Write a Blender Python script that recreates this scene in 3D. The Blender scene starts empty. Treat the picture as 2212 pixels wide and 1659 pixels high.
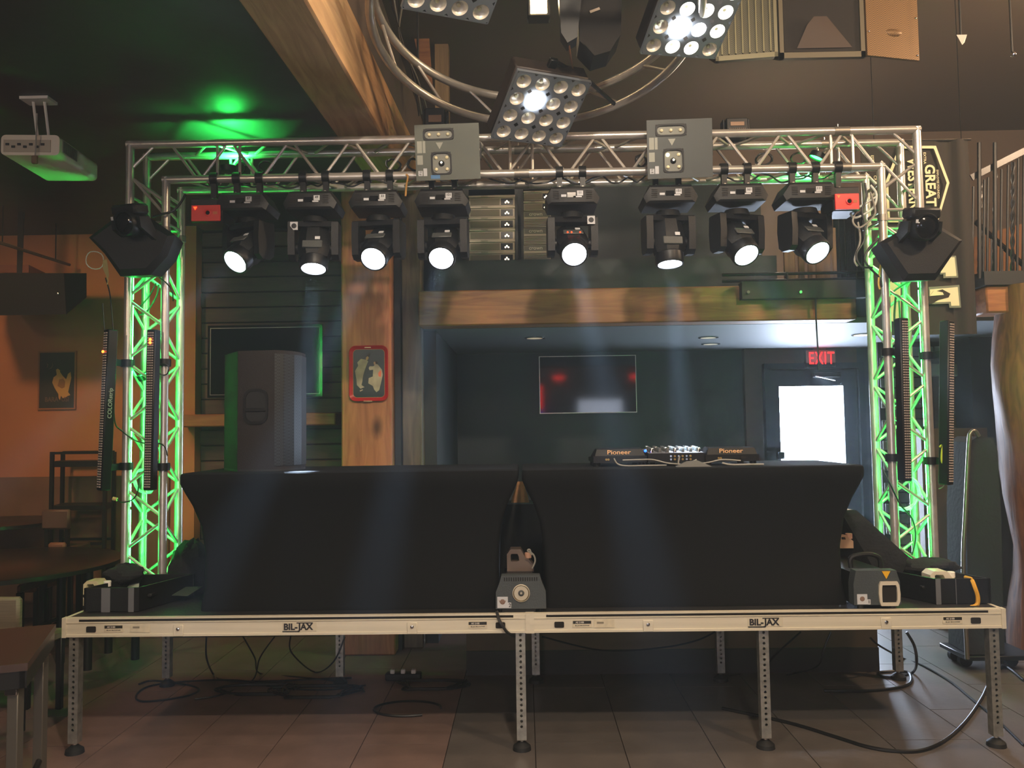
import bpy, bmesh, math, random
from mathutils import Vector as V, Matrix, Euler
random.seed(7)
S = bpy.context.scene
COL = S.collection
PI = math.pi

# ------------------------------------------------------------------ camera
CH, CYAW, CPITCH, CROLL, FPX = 1.6546, .0151, .0562, .0136, 1770.0
def cam_axes():
    cy, sy = math.cos(CYAW), math.sin(CYAW)
    fw, r, u = V((-sy, cy, 0)), V((cy, sy, 0)), V((0, 0, 1))
    f2 = fw*math.cos(CPITCH) + u*math.sin(CPITCH)
    u2 = u*math.cos(CPITCH) - fw*math.sin(CPITCH)
    return r*math.cos(CROLL) - u2*math.sin(CROLL), u2*math.cos(CROLL) + r*math.sin(CROLL), f2
CR, CU, CF = cam_axes()
cam = bpy.data.cameras.new('camera')
cam.sensor_width = 36.0
cam.lens = FPX/2212*36.0
cam.clip_start = .05
camo = bpy.data.objects.new('camera', cam)
COL.objects.link(camo)
camo.matrix_world = Matrix(((CR.x, CU.x, -CF.x, 0), (CR.y, CU.y, -CF.y, 0), (CR.z, CU.z, -CF.z, CH), (0, 0, 0, 1)))
S.camera = camo

# ------------------------------------------------------------------ view and world
S.view_settings.view_transform = 'Standard'
S.view_settings.look = 'None'
S.view_settings.gamma = 1.0
S.view_settings.use_curve_mapping = False
S.view_settings.exposure = 0.35
cy = S.cycles
cy.adaptive_threshold = .1; cy.adaptive_min_samples = 16
cy.max_bounces = 4; cy.diffuse_bounces = 2; cy.glossy_bounces = 2; cy.transmission_bounces = 2; cy.volume_bounces = 0
cy.caustics_reflective = False; cy.caustics_refractive = False; cy.sample_clamp_indirect = 4.0
w = bpy.data.worlds.new('world'); S.world = w
w.use_nodes = True
w.node_tree.nodes['Background'].inputs[0].default_value = (.5, .42, .34, 1)
w.node_tree.nodes['Background'].inputs[1].default_value = .03
# thin theatrical haze from the fog machines fills the whole room
hz = w.node_tree.nodes.new('ShaderNodeVolumeScatter')
hz.inputs['Color'].default_value = (.72, .86, 1, 1); hz.inputs['Density'].default_value = .008; hz.inputs['Anisotropy'].default_value = .3
w.node_tree.links.new(hz.outputs[0], w.node_tree.nodes['World Output'].inputs['Volume'])
w.cycles.volume_sampling = 'EQUIANGULAR'

# ------------------------------------------------------------------ assumed house lights (behind and above the visitor) and added fill lights
def lamp(name, kind, loc, power, col, target=None, size=.1, spot=60, blend=.5, size_y=None):
    l = bpy.data.lights.new(name, kind); l.energy = power; l.color = col
    o = bpy.data.objects.new(name, l); COL.objects.link(o); o.location = loc
    if kind == 'AREA':
        l.shape = 'RECTANGLE' if size_y else 'DISK'; l.size = size
        if size_y: l.size_y = size_y
    else:
        l.shadow_soft_size = size
    if kind == 'SPOT':
        l.spot_size = math.radians(spot); l.spot_blend = blend
    if target is not None:
        o.rotation_euler = (V(target)-V(loc)).to_track_quat('-Z', 'Y').to_euler()
    return o
WARM = (1, .82, .62)
WARM2 = (1, .70, .44)
lamp('house_or_fill_light', 'SPOT', (.6, .2, 4.75), 520, WARM, (.2, 4.4, 1.2), .12, 100, .7)
lamp('house_or_fill_light', 'SPOT', (3.2, 1.2, 4.75), 300, WARM2, (2.2, 5.2, 3.2), .12, 120, .8)
lamp('house_or_fill_light', 'SPOT', (-.2, 2.4, 4.75), 110, WARM, (-.2, 3.9, 0), .12, 110, .7)
lamp('house_or_fill_light', 'POINT', (4.5, 4.4, 4.25), 260, WARM2, None, .15)
lamp('mezzanine_fill_light', 'POINT', (2.4, 7.6, 3.7), 26, WARM, None, .15)  # added fill that brightens the upper ceiling, not a known lamp
lamp('low_fill_light', 'POINT', (-1.2, -1.2, 1.1), 70, (1, .86, .7), None, .3)  # added low fill for the undersides of beam and ceiling
lamp('house_or_fill_light', 'POINT', (.5, -2.5, 4.2), 170, WARM, None, .2)  # added fill point, broad light from behind the camera
lamp('house_or_fill_light', 'POINT', (-3.6, -1.5, 3.2), 110, (1, .74, .5), None, .2)  # second added fill point, behind the camera on the left
lamp('assumed_dining_light', 'SPOT', (-4.0, 5.1, 3.4), 95, (1, .55, .27), (-4.3, 7.6, 1.1), .1, 100, .8)  # assumed lamps, themselves unseen, for the orange light on the dining wall
lamp('assumed_dining_light', 'SPOT', (-3.5, 5.3, 3.45), 50, (1, .55, .28), (-3.6, 6.2, 0), .1, 110, .8)

# ------------------------------------------------------------------ pixel helpers: a ray of the photograph met at a real distance
def ray(px, py):
    return CF + CR*((px-1106)/FPX) + CU*((829.5-py)/FPX)
C0 = V((0, 0, CH))
def at(px, py, Y):
    d = ray(px, py); return C0 + d*(Y/d.y)
def atz(px, py, z):
    d = ray(px, py); return C0 + d*((z-CH)/d.z)
def kpx(Y):
    return Y/FPX

# ------------------------------------------------------------------ materials
def rgb(h):
    h = h.lstrip('#'); c = [int(h[i:i+2], 16)/255 for i in (0, 2, 4)]
    return tuple(((x+.055)/1.055)**2.4 if x > .04045 else x/12.92 for x in c)+(1,)
MATS = {}
def mat(name, col='#808080', rough=.6, metal=0, bump=0, bscale=60, var=.0, vscale=8, emit=0, ecol=None, spec=.5, coat=0, stretch=None):
    if name in MATS: return MATS[name]
    m = bpy.data.materials.new(name); m.use_nodes = True
    nt = m.node_tree; b = nt.nodes['Principled BSDF']
    c = rgb(col) if isinstance(col, str) else tuple(col)+(1,)
    b.inputs['Base Color'].default_value = c
    b.inputs['Roughness'].default_value = rough
    b.inputs['Metallic'].default_value = metal
    b.inputs['Specular IOR Level'].default_value = spec
    if coat: b.inputs['Coat Weight'].default_value = coat
    if emit:
        b.inputs['Emission Color'].default_value = rgb(ecol) if isinstance(ecol, str) else (ecol+(1,) if ecol else c)
        b.inputs['Emission Strength'].default_value = emit
    tc = mp = None
    if var or bump:
        tc = nt.nodes.new('ShaderNodeTexCoord'); mp = nt.nodes.new('ShaderNodeMapping')
        nt.links.new(tc.outputs['Object'], mp.inputs['Vector'])
        if stretch: mp.inputs['Scale'].default_value = stretch
    if var:
        n = nt.nodes.new('ShaderNodeTexNoise'); n.inputs['Scale'].default_value = vscale; n.inputs['Detail'].default_value = 5
        nt.links.new(mp.outputs[0], n.inputs['Vector'])
        r = nt.nodes.new('ShaderNodeValToRGB')
        r.color_ramp.elements[0].position = .3; r.color_ramp.elements[1].position = .7
        r.color_ramp.elements[0].color = tuple(x*(1-var) for x in c[:3])+(1,)
        r.color_ramp.elements[1].color = tuple(min(1, x*(1+var)) for x in c[:3])+(1,)
        nt.links.new(n.outputs['Fac'], r.inputs['Fac']); nt.links.new(r.outputs[0], b.inputs['Base Color'])
    if bump:
        n = nt.nodes.new('ShaderNodeTexNoise'); n.inputs['Scale'].default_value = bscale; n.inputs['Detail'].default_value = 3
        nt.links.new(mp.outputs[0], n.inputs['Vector'])
        bp = nt.nodes.new('ShaderNodeBump'); bp.inputs['Strength'].default_value = bump; bp.inputs['Distance'].default_value = .01
        nt.links.new(n.outputs['Fac'], bp.inputs['Height']); nt.links.new(bp.outputs[0], b.inputs['Normal'])
    MATS[name] = m
    return m
def wood(name, c1, c2, axis='z', scale=3.0, rough=.55, knots=True):
    """grain stretched along one axis, with knots"""
    if name in MATS: return MATS[name]
    m = bpy.data.materials.new(name); m.use_nodes = True
    nt = m.node_tree; b = nt.nodes['Principled BSDF']; L = nt.links.new
    tc = nt.nodes.new('ShaderNodeTexCoord'); mp = nt.nodes.new('ShaderNodeMapping')
    sc = {'x': (.12, 1, 1), 'y': (1, .12, 1), 'z': (1, 1, .12)}[axis]
    mp.inputs['Scale'].default_value = sc
    L(tc.outputs['Object'], mp.inputs['Vector'])
    n = nt.nodes.new('ShaderNodeTexNoise'); n.inputs['Scale'].default_value = scale*5; n.inputs['Detail'].default_value = 7; n.inputs['Distortion'].default_value = 1.2
    L(mp.outputs[0], n.inputs['Vector'])
    r = nt.nodes.new('ShaderNodeValToRGB')
    r.color_ramp.elements[0].position = .32; r.color_ramp.elements[1].position = .72
    r.color_ramp.elements[0].color = rgb(c1); r.color_ramp.elements[1].color = rgb(c2)
    L(n.outputs['Fac'], r.inputs['Fac'])
    out = r.outputs[0]
    if knots:
        vo = nt.nodes.new('ShaderNodeTexVoronoi'); vo.inputs['Scale'].default_value = 2.3
        mp2 = nt.nodes.new('ShaderNodeMapping'); mp2.inputs['Scale'].default_value = {'x': (.5, 1, 1), 'y': (1, .5, 1), 'z': (1, 1, .5)}[axis]
        L(tc.outputs['Object'], mp2.inputs['Vector']); L(mp2.outputs[0], vo.inputs['Vector'])
        r2 = nt.nodes.new('ShaderNodeValToRGB')
        r2.color_ramp.elements[0].position = .04; r2.color_ramp.elements[0].color = (.25, .2, .18, 1)
        r2.color_ramp.elements[1].position = .13; r2.color_ramp.elements[1].color = (1, 1, 1, 1)
        L(vo.outputs['Distance'], r2.inputs['Fac'])
        mx = nt.nodes.new('ShaderNodeMix'); mx.data_type = 'RGBA'; mx.blend_type = 'MULTIPLY'; mx.inputs[0].default_value = 1
        L(out, mx.inputs[6]); L(r2.outputs[0], mx.inputs[7]); out = mx.outputs[2]
    L(out, b.inputs['Base Color'])
    b.inputs['Roughness'].default_value = rough
    bp = nt.nodes.new('ShaderNodeBump'); bp.inputs['Strength'].default_value = .25; bp.inputs['Distance'].default_value = .01
    L(n.outputs['Fac'], bp.inputs['Height']); L(bp.outputs[0], b.inputs['Normal'])
    MATS[name] = m
    return m
alu = mat('brushed_aluminium', '#c2bdb5', .29, .62, var=.1, vscale=14)
alu_thin = mat('aluminium_brace', '#b8b2a8', .4, .5)
chrome = mat('chrome', '#c8c8c8', .15, 1)
black = mat('black_plastic', '#0e0f10', .5, bump=.15, bscale=220, spec=.35)
blackm = mat('black_metal', '#0e0f11', .42, .1, spec=.35)
blackg = mat('gloss_black', '#0a0b0e', .12)
rubber = mat('black_rubber', '#101010', .7)
cablem = mat('cable_black', '#0e0f10', .45)
cableg = mat('cable_grey', '#8d8a80', .5)
white = mat('white_label', '#d8d4ca', .6)
dgrey = mat('charcoal_housing', '#3d403f', .5, bump=.2, bscale=180)
fabric = mat('black_spandex', '#131415', .9, bump=.1, bscale=400, spec=.12)
cloth = mat('black_cloth', '#141517', .95, bump=.5, bscale=40)

# ------------------------------------------------------------------ mesh builder
class MB:
    def __init__(s): s.v = []; s.f = []; s.m = None
    def add(s, vs, fs):
        o = len(s.v)
        for p in vs:
            p = V(p); s.v.append(s.m @ p if s.m else p)
        s.f += [tuple(i+o for i in f) for f in fs]; return s
    def box(s, c, d, bev=0, rot=None):
        hx, hy, hz = d[0]/2, d[1]/2, d[2]/2
        R = Euler(rot).to_matrix() if rot else None
        c = V(c)
        if bev:
            b = min(bev, hx*.95, hy*.95, hz*.95); pts = []
            for sx in (-1, 1):
                for sy in (-1, 1):
                    for sz in (-1, 1):
                        pts += [V((sx*(hx-b), sy*(hy-b), sz*hz)), V((sx*(hx-b), sy*hy, sz*(hz-b))), V((sx*hx, sy*(hy-b), sz*(hz-b)))]
            return s.hull([(R @ p if R else p)+c for p in pts])
        vs = [V((x*hx, y*hy, z*hz)) for x in (-1, 1) for y in (-1, 1) for z in (-1, 1)]
        return s.add([(R @ p if R else p)+c for p in vs], [(0, 1, 3, 2), (4, 6, 7, 5), (0, 4, 5, 1), (2, 3, 7, 6), (0, 2, 6, 4), (1, 5, 7, 3)])
    def hull(s, pts):
        bm = bmesh.new()
        for p in pts: bm.verts.new(p)
        bmesh.ops.remove_doubles(bm, verts=bm.verts, dist=1e-6)
        r = bmesh.ops.convex_hull(bm, input=bm.verts)
        bmesh.ops.delete(bm, geom=[e for e in r['geom_interior'] if isinstance(e, bmesh.types.BMVert)], context='VERTS')
        bmesh.ops.dissolve_limit(bm, angle_limit=.01, verts=bm.verts, edges=bm.edges)
        bmesh.ops.recalc_face_normals(bm, faces=bm.faces)
        bm.verts.index_update()
        s.add([v.co.copy() for v in bm.verts], [tuple(v.index for v in f.verts) for f in bm.faces]); bm.free(); return s
    def rings(s, rs, closed=False, caps=True):
        n = len(rs[0]); vs = [p for r in rs for p in r]; fs = []
        k = len(rs) if closed else len(rs)-1
        for i in range(k):
            a, b = i*n, ((i+1) % len(rs))*n
            for j in range(n):
                fs.append((a+j, a+(j+1) % n, b+(j+1) % n, b+j))
        if caps and not closed:
            fs.append(tuple(reversed(range(n)))); fs.append(tuple(range((len(rs)-1)*n, len(rs)*n)))
        return s.add(vs, fs)
    def tube(s, pts, r, n=8, closed=False):
        pts = [V(p) for p in pts]; k = len(pts); rs = []; nrm = None
        for i, p in enumerate(pts):
            if closed: t = pts[(i+1) % k]-pts[i-1]
            else: t = pts[min(i+1, k-1)]-pts[max(i-1, 0)]
            t = t.normalized() if t.length > 1e-9 else V((0, 0, 1))
            if nrm is None:
                nrm = t.orthogonal().normalized()
            else:
                nrm = (nrm-t*nrm.dot(t))
                nrm = nrm.normalized() if nrm.length > 1e-6 else t.orthogonal().normalized()
            bt = t.cross(nrm); rr = r[i] if isinstance(r, (list, tuple)) else r
            rs.append([p+(nrm*math.cos(a)+bt*math.sin(a))*rr for a in [2*PI*j/n for j in range(n)]])
        return s.rings(rs, closed)
    def cyl(s, a, b, r, r2=None, n=16):
        a, b = V(a), V(b); return s.tube([a, b], [r, r if r2 is None else r2], n)
    def lathe(s, prof, M=None, n=20, cap=True):
        """profile of (radius, height) around local z"""
        rs = []
        for r, z in prof:
            ring = [V((r*math.cos(2*PI*j/n), r*math.sin(2*PI*j/n), z)) for j in range(n)]
            rs.append([M @ p for p in ring] if M else ring)
        return s.rings(rs, False, cap)
    def prism(s, poly, d, M=None):
        """polygon in local xy extruded from z=0 to z=d"""
        n = len(poly); vs = [V((x, y, 0)) for x, y in poly]+[V((x, y, d)) for x, y in poly]
        if M: vs = [M @ p for p in vs]
        return s.add(vs, [tuple(reversed(range(n))), tuple(range(n, 2*n))]+[(i, (i+1) % n, n+(i+1) % n, n+i) for i in range(n)])
    def frame(s, po, pi_, d, M=None):
        """ring between two polygons of equal count, extruded"""
        n = len(po)
        vs = [V((x, y, 0)) for x, y in po]+[V((x, y, 0)) for x, y in pi_]+[V((x, y, d)) for x, y in po]+[V((x, y, d)) for x, y in pi_]
        if M: vs = [M @ p for p in vs]
        fs = []
        for i in range(n):
            j = (i+1) % n
            fs += [(i, n+i, n+j, j), (2*n+i, 2*n+j, 3*n+j, 3*n+i), (i, j, 2*n+j, 2*n+i), (n+i, 3*n+i, 3*n+j, n+j)]
        return s.add(vs, fs)
    def ball(s, c, r, n=12, m=8, sc=(1, 1, 1)):
        c = V(c); vs = [c+V((0, 0, r*sc[2]))]; fs = []
        for i in range(1, m):
            t = PI*i/m
            vs += [c+V((r*sc[0]*math.sin(t)*math.cos(2*PI*j/n), r*sc[1]*math.sin(t)*math.sin(2*PI*j/n), r*sc[2]*math.cos(t))) for j in range(n)]
        vs.append(c-V((0, 0, r*sc[2])))
        for j in range(n): fs.append((0, 1+j, 1+(j+1) % n))
        for i in range(m-2):
            a = 1+i*n
            for j in range(n): fs.append((a+j, a+n+j, a+n+(j+1) % n, a+(j+1) % n))
        a = 1+(m-2)*n; e = len(vs)-1
        for j in range(n): fs.append((a+j, e, a+(j+1) % n))
        return s.add(vs, fs)
def rrect(w_, h_, r, k=4, cx=0, cy=0):
    out = []
    for qx, qy, a0 in ((1, 1, 0), (-1, 1, PI/2), (-1, -1, PI), (1, -1, 3*PI/2)):
        for i in range(k+1):
            a = a0+PI/2*i/k
            out.append((cx+qx*(w_/2-r)+r*math.cos(a), cy+qy*(h_/2-r)+r*math.sin(a)))
    return out
def circ(r, n=20, cx=0, cy=0):
    return [(cx+r*math.cos(2*PI*i/n), cy+r*math.sin(2*PI*i/n)) for i in range(n)]
def smooth_path(pts, k=6):
    pts = [V(p) for p in pts]
    if len(pts) < 3: return pts
    out = []
    for i in range(len(pts)-1):
        p0, p1, p2, p3 = pts[max(i-1, 0)], pts[i], pts[i+1], pts[min(i+2, len(pts)-1)]
        for j in range(k):
            t = j/k
            out.append(.5*((2*p1)+(p2-p0)*t+(2*p0-5*p1+4*p2-p3)*t*t+(3*p1-p0-3*p2+p3)*t**3))
    out.append(pts[-1]); return out
FRONT = Matrix(((1, 0, 0, 0), (0, 0, -1, 0), (0, 1, 0, 0), (0, 0, 0, 1)))      # local xy -> world xz, local z -> toward the viewer (-y)
def front(x, y, z): return Matrix.Translation((x, y, z)) @ FRONT

# ------------------------------------------------------------------ objects
WM = {}
def mesh_of(mb, name):
    me = bpy.data.meshes.new(name)
    me.from_pydata([tuple(p) for p in mb.v], [], mb.f); me.update()
    bm = bmesh.new(); bm.from_mesh(me); bmesh.ops.recalc_face_normals(bm, faces=bm.faces); bm.to_mesh(me); bm.free()
    me.shade_smooth(); me.set_sharp_from_angle(angle=math.radians(38))
    return me
def obj(name, mb, m, parent=None, w=True):
    """one mesh object; with w the builder's coordinates are the room's, else the parent's"""
    if parent is not None and w:
        inv = WM[parent].inverted(); mb.v = [inv @ p for p in mb.v]
    me = mesh_of(mb, name); me.materials.append(m)
    o = bpy.data.objects.new(name, me); COL.objects.link(o)
    if parent is not None:
        o.parent = parent; WM[o] = WM[parent]
    else:
        WM[o] = Matrix()
    return o
def link_mesh(name, me, parent, M):
    o = bpy.data.objects.new(name, me); COL.objects.link(o); o.parent = parent; o.matrix_local = M; WM[o] = WM[parent] @ M; return o
def tag(o, label, cat, group=None, kind=None):
    o['label'] = label; o['category'] = cat
    if group: o['group'] = group
    if kind: o['kind'] = kind
    return o
def thing(name, label, cat, loc=(0, 0, 0), rot=(0, 0, 0), group=None, kind=None):
    o = bpy.data.objects.new(name, None); COL.objects.link(o); o.empty_display_size = .1
    o.location = loc; o.rotation_euler = rot
    WM[o] = Matrix.Translation(V(loc)) @ Euler(rot).to_matrix().to_4x4()
    return tag(o, label, cat, group, kind)
def one(name, mb, m, label, cat, group=None, kind=None, base=None):
    """a thing that is one mesh, its origin at its base"""
    b = V(base) if base else V((sum(p.x for p in mb.v)/len(mb.v), sum(p.y for p in mb.v)/len(mb.v), min(p.z for p in mb.v)))
    mb.v = [p-b for p in mb.v]
    o = obj(name, mb, m); o.location = b; WM[o] = Matrix.Translation(b)
    return tag(o, label, cat, group, kind)
def struct(name, mb, m, label, cat='wall'):
    return tag(obj(name, mb, m), label, cat, kind='structure')
def dup(root, loc, rot, label, group=None):
    r = root.copy(); COL.objects.link(r); r.location = loc; r.rotation_euler = rot
    WM[r] = Matrix.Translation(V(loc)) @ Euler(rot).to_matrix().to_4x4()
    r['label'] = label
    if group: r['group'] = group
    for ch in list(root.children):
        c = ch.copy(); COL.objects.link(c); c.parent = r
        for g in list(ch.children):
            d = g.copy(); COL.objects.link(d); d.parent = c
    return r
TEXTS = {}
def text(name, body, size, m, parent, M, ext=.001, fat=0, align='CENTER', xs=1, w=True, space=1):
    cu = bpy.data.curves.new('t', 'FONT'); cu.body = body; cu.size = size; cu.extrude = ext; cu.offset = fat*size
    cu.align_x = align; cu.align_y = 'CENTER'; cu.resolution_u = 3; cu.space_character = space
    t = bpy.data.objects.new('t', cu); COL.objects.link(t)
    me = bpy.data.meshes.new_from_object(t.evaluated_get(bpy.context.evaluated_depsgraph_get()))
    bpy.data.objects.remove(t); bpy.data.curves.remove(cu)
    T = M @ Matrix.Diagonal((xs, 1, 1, 1))
    if w and parent is not None: T = WM[parent].inverted() @ T
    me.transform(T); me.name = name
    me.materials.clear(); me.materials.append(m)
    o = bpy.data.objects.new(name, me); COL.objects.link(o)
    if parent is not None: o.parent = parent; WM[o] = WM[parent]
    return o
def cable(name, pts, r, m, label, cat='cable', group=None, k=6, parent=None):
    mb = MB(); mb.tube(smooth_path(pts, k), r, 6)
    if parent is not None: return obj(name, mb, m, parent)
    return one(name, mb, m, label, cat, group)

# ================================================================== THE ROOM
def slab(x0, x1, y0, y1, z0, z1):
    return MB().box(((x0+x1)/2, (y0+y1)/2, (z0+z1)/2), (x1-x0, y1-y0, z1-z0))
floor_base = mat('floor_grout', '#2c2420', .9, spec=.1)
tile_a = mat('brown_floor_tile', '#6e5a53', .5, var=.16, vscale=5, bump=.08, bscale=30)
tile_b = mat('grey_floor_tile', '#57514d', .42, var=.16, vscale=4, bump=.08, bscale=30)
wall_orange = mat('orange_plaster', '#a56a42', .8, var=.05, vscale=3, bump=.1, bscale=25)
wall_lower = mat('brown_wainscot', '#6a4c34', .7, var=.1, vscale=5)
dark_paint = mat('charcoal_wall_paint', '#1f272d', .6, bump=.08, bscale=40)
brown_wall = mat('brown_wall_paint', '#4a3a2e', .7, bump=.08, bscale=30)
upper_paint = mat('umber_wall_paint', '#66574a', .75, bump=.1, bscale=20)
ceil_black = mat('black_ceiling_paint', '#2c2e2e', .55, bump=.35, bscale=5, var=.12, vscale=2)
ceil_recess = mat('grey_ceiling_paint', '#6d7275', .6)
post_wood = wood('orange_timber', '#96583a', '#bb7b52', 'z', 3)
beam_wood_y = wood('tan_timber_lengthways', '#a37b52', '#c99e6c', 'y', 3)
beam_wood_x = wood('brown_timber_crosswise', '#744526', '#a06a3e', 'x', 3)
greywood = wood('weathered_timber', '#4b4338', '#6f6250', 'z', 3)
plank_mats = [wood('dark_wall_plank_%d' % i, c1, c2, 'x', 3+i, knots=False) for i, (c1, c2) in enumerate((('#2e211b', '#45332a'), ('#352720', '#4c3a2f'), ('#271d19', '#3d2e26')))]

floor = struct('floor', slab(-6.5, 6, -5, 10, -.1, -.006), floor_base, 'brown and grey tiled bar floor', 'floor')
tw, tl = .46, .92
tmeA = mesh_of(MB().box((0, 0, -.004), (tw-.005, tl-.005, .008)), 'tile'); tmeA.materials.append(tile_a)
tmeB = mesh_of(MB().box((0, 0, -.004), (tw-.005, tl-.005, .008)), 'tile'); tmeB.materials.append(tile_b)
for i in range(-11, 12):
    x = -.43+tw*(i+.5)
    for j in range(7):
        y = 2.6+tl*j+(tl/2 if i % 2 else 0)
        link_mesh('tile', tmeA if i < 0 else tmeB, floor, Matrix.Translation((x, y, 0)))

# outer shell
struct('wall_left', slab(-6.6, -6.5, -5, 10, 0, 5), brown_wall, 'brown side wall of the bar, left')
struct('wall_right', slab(6, 6.1, -5, 10, 0, 5), brown_wall, 'brown side wall of the bar, right')
struct('wall_rear', slab(-6.5, 6, -5.1, -5, 0, 5), brown_wall, 'brown wall behind the visitor')
struct('ceiling', slab(-6.6, -1.03, -5, 10, 3.56, 3.66), ceil_black, 'low black ceiling on the left, lit green', 'ceiling')
struct('ceiling_high', slab(-1.03, 6.1, -5, 10, 4.9, 5), upper_paint, 'high umber ceiling over the ring truss', 'ceiling')
struct('wall_bulkhead', slab(-1.06, -1.03, -5, 10, 3.66, 4.9), upper_paint, 'umber bulkhead between the low and the high ceiling')
# ceiling beam along the room (turned a little like the room)
bm_ = MB(); bm_.m = Matrix.Translation((-1.02, 5, 0)) @ Matrix.Rotation(-.029, 4, 'Z')
bm_.box((0, -2.2, 3.72), (.295, 7.4, .4), .012)
tag(obj('trim_1', bm_, beam_wood_y), 'thick tan timber beam along the edge of the low ceiling', 'beam', kind='structure')

# assumed windows, unseen behind the visitor: glowing panes added for fill and screen reflections
assumed_pane = mat('daylight_pane', '#dfe8f5', .3, emit=5, ecol='#d7e4ff')
for i, x in enumerate((-3.2, -1.2, 2.0)):
    mb = MB(); mb.frame(rrect(1.3, 1.2, .01, 1), rrect(1.16, 1.06, .01, 1), .06, Matrix.Translation((x, -5, 1.9)) @ Matrix(((-1, 0, 0, 0), (0, 0, 1, 0), (0, 1, 0, 0), (0, 0, 0, 1))))
    assumed_wdw = struct('assumed_window_%d' % (i+1), mb, brown_wall, ('left', 'middle', 'right')[i]+' assumed daylight window, unseen behind the visitor', 'window')
    obj('pane', MB().box((x, -4.985, 1.9), (1.16, .01, 1.06)), assumed_pane, assumed_wdw)
assumed_neon = mat('assumed_red_neon', '#ff2a18', .3, emit=18, ecol='#ff2412')  # assumed neon, unseen, added for the red reflections in the screens
for i, (x, y, z, L) in enumerate(((-1.9, -4.6, 3.0, .9), (.9, -4.6, 3.0, .25), (2.9, -4.6, 3.0, .25))):
    mb = MB(); mb.cyl((x-L/2, y, z), (x+L/2, y, z), .03)
    one('assumed_neon_tube', mb, assumed_neon, ('long', 'short middle', 'short right')[i]+' assumed red neon tube, unseen behind the visitor', 'neon light', 'assumed red neon tubes behind the visitor')

ls = thing('added_light_stand', 'added light stand with red tube and blue lamp, unseen behind the visitor', 'light stand', (.35, -1.3, 0))  # unseen stand, added for the red and blue reflections on the chords
obj('pole', MB().cyl((.35, -1.3, .02), (.35, -1.3, 2.7), .016, n=10), blackm, ls)
for k in range(3):
    a = 2*PI*k/3; obj('leg', MB().tube([(.35, -1.3, .35), (.35+.4*math.cos(a), -1.3+.4*math.sin(a), .012)], .012, 8), blackm, ls)
obj('red_tube', MB().cyl((.35, -1.25, 2.1), (.35, -1.25, 2.62), .02, n=10), mat('assumed_red_neon'), ls)
obj('blue_lamp', MB().ball((.35, -1.25, 1.92), .04, 12, 8), mat('blue_lamp_lit', '#2030ff', .3, emit=60, ecol='#1020ff'), ls)

# ---- left: orange dining wall
struct('wall_back_left', slab(-6.5, -2.96, 7.6, 7.7, 0, 3.56), wall_orange, 'orange plaster wall of the dining corner')
struct('trim_2', slab(-6.5, -3.3, 7.57, 7.6, 0, 1.28), wall_lower, 'brown wainscot below the orange wall', 'wainscot')
struct('trim_3', slab(-3.12, -2.98, 7.36, 7.6, 0, 3.56), wall_orange, 'orange corner pilaster beside the plank wall', 'pilaster')
pw = struct('wall_plank', slab(-2.98, -.75, 7.5, 7.6, 0, 3.56), mat('plank_backing', '#1a1512', .9), 'dark plank wall behind the loudspeaker')
pmes = []
for m in plank_mats:
    me = mesh_of(MB().box((0, 0, 0), (2.2, .03, .135), .006), 'plank'); me.materials.append(m); pmes.append(me)
for i in range(25):
    o = link_mesh('plank', random.choice(pmes), pw, Matrix.Translation((-1.87+random.uniform(-.01, .01), 7.485+random.uniform(-.004, .004), .07+i*.141)))
mb = MB(); a = at(388, 896, 7.2); b = at(726, 918, 7.2)
mb.box(((a.x+b.x)/2, 7.32, (a.z+b.z)/2), (b.x-a.x, .3, .11), .01)
tag(obj('trim_4', mb, beam_wood_x), 'brown timber shelf under the wall screen', 'shelf', kind='structure')
# dark back bar below the shelf
struct('baseboard_left', slab(-6.5, -2.96, 7.55, 7.57, 0, .12), wall_lower, 'brown baseboard of the dining wall', 'baseboard')

# ---- posts
struct('trim_5', MB().box((-1.198, 6.37, 1.78), (.382, .38, 3.56), .012), post_wood, 'wide orange timber post with the picture tray', 'post')
struct('trim_6', MB().box((-1.198, 6.37, .12), (.43, .43, .24), .012), post_wood, 'orange timber post base', 'post base')
struct('trim_7', slab(-1.0, -.955, 6.3, 6.6, 0, 3.6), mat('black_trim', '#14161a', .6), 'narrow black trim strip beside the orange post', 'trim')
struct('trim_8', MB().box((-.875, 6.45, 1.85), (.155, .2, 3.7), .008), greywood, 'narrow weathered timber post beside the recess', 'post')

# ---- recess under the mezzanine
rx0, rx1 = -.79, 3.75
struct('wall_recess_left', slab(-.8, -.7, 6.5, 8.6, 0, 2.46), dark_paint, 'charcoal side wall of the recess')
struct('wall_recess_back', slab(-.8, 2.26, 8.5, 8.6, 0, 2.46), dark_paint, 'charcoal back wall of the recess with the screen')
struct('wall_recess_side', slab(2.26, 2.36, 8.42, 8.6, 0, 2.46), brown_wall, 'brown wall edge beside the exit door')
doorx0, doorx1 = 2.52, 3.42
struct('wall_exit', slab(2.36, doorx0-.02, 8.5, 8.6, 0, 2.46), brown_wall, 'brown wall left of the exit door')
struct('wall_exit_right', slab(doorx1+.02, 5.95, 8.5, 8.6, 0, 2.46), dark_paint, 'dark wall right of the exit door')
struct('wall_exit_head', slab(doorx0-.02, doorx1+.02, 8.5, 8.6, 2.27, 2.46), brown_wall, 'brown wall above the exit door')
struct('ceiling_recess', slab(-.8, 5.95, 6.4, 8.6, 2.455, 2.5), ceil_recess, 'grey ceiling of the recess under the mezzanine', 'ceiling')
ceil_disc = mat('downlight_lens', '#d9d2c0', .4, emit=.25, ecol='#ffe6c0')
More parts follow.
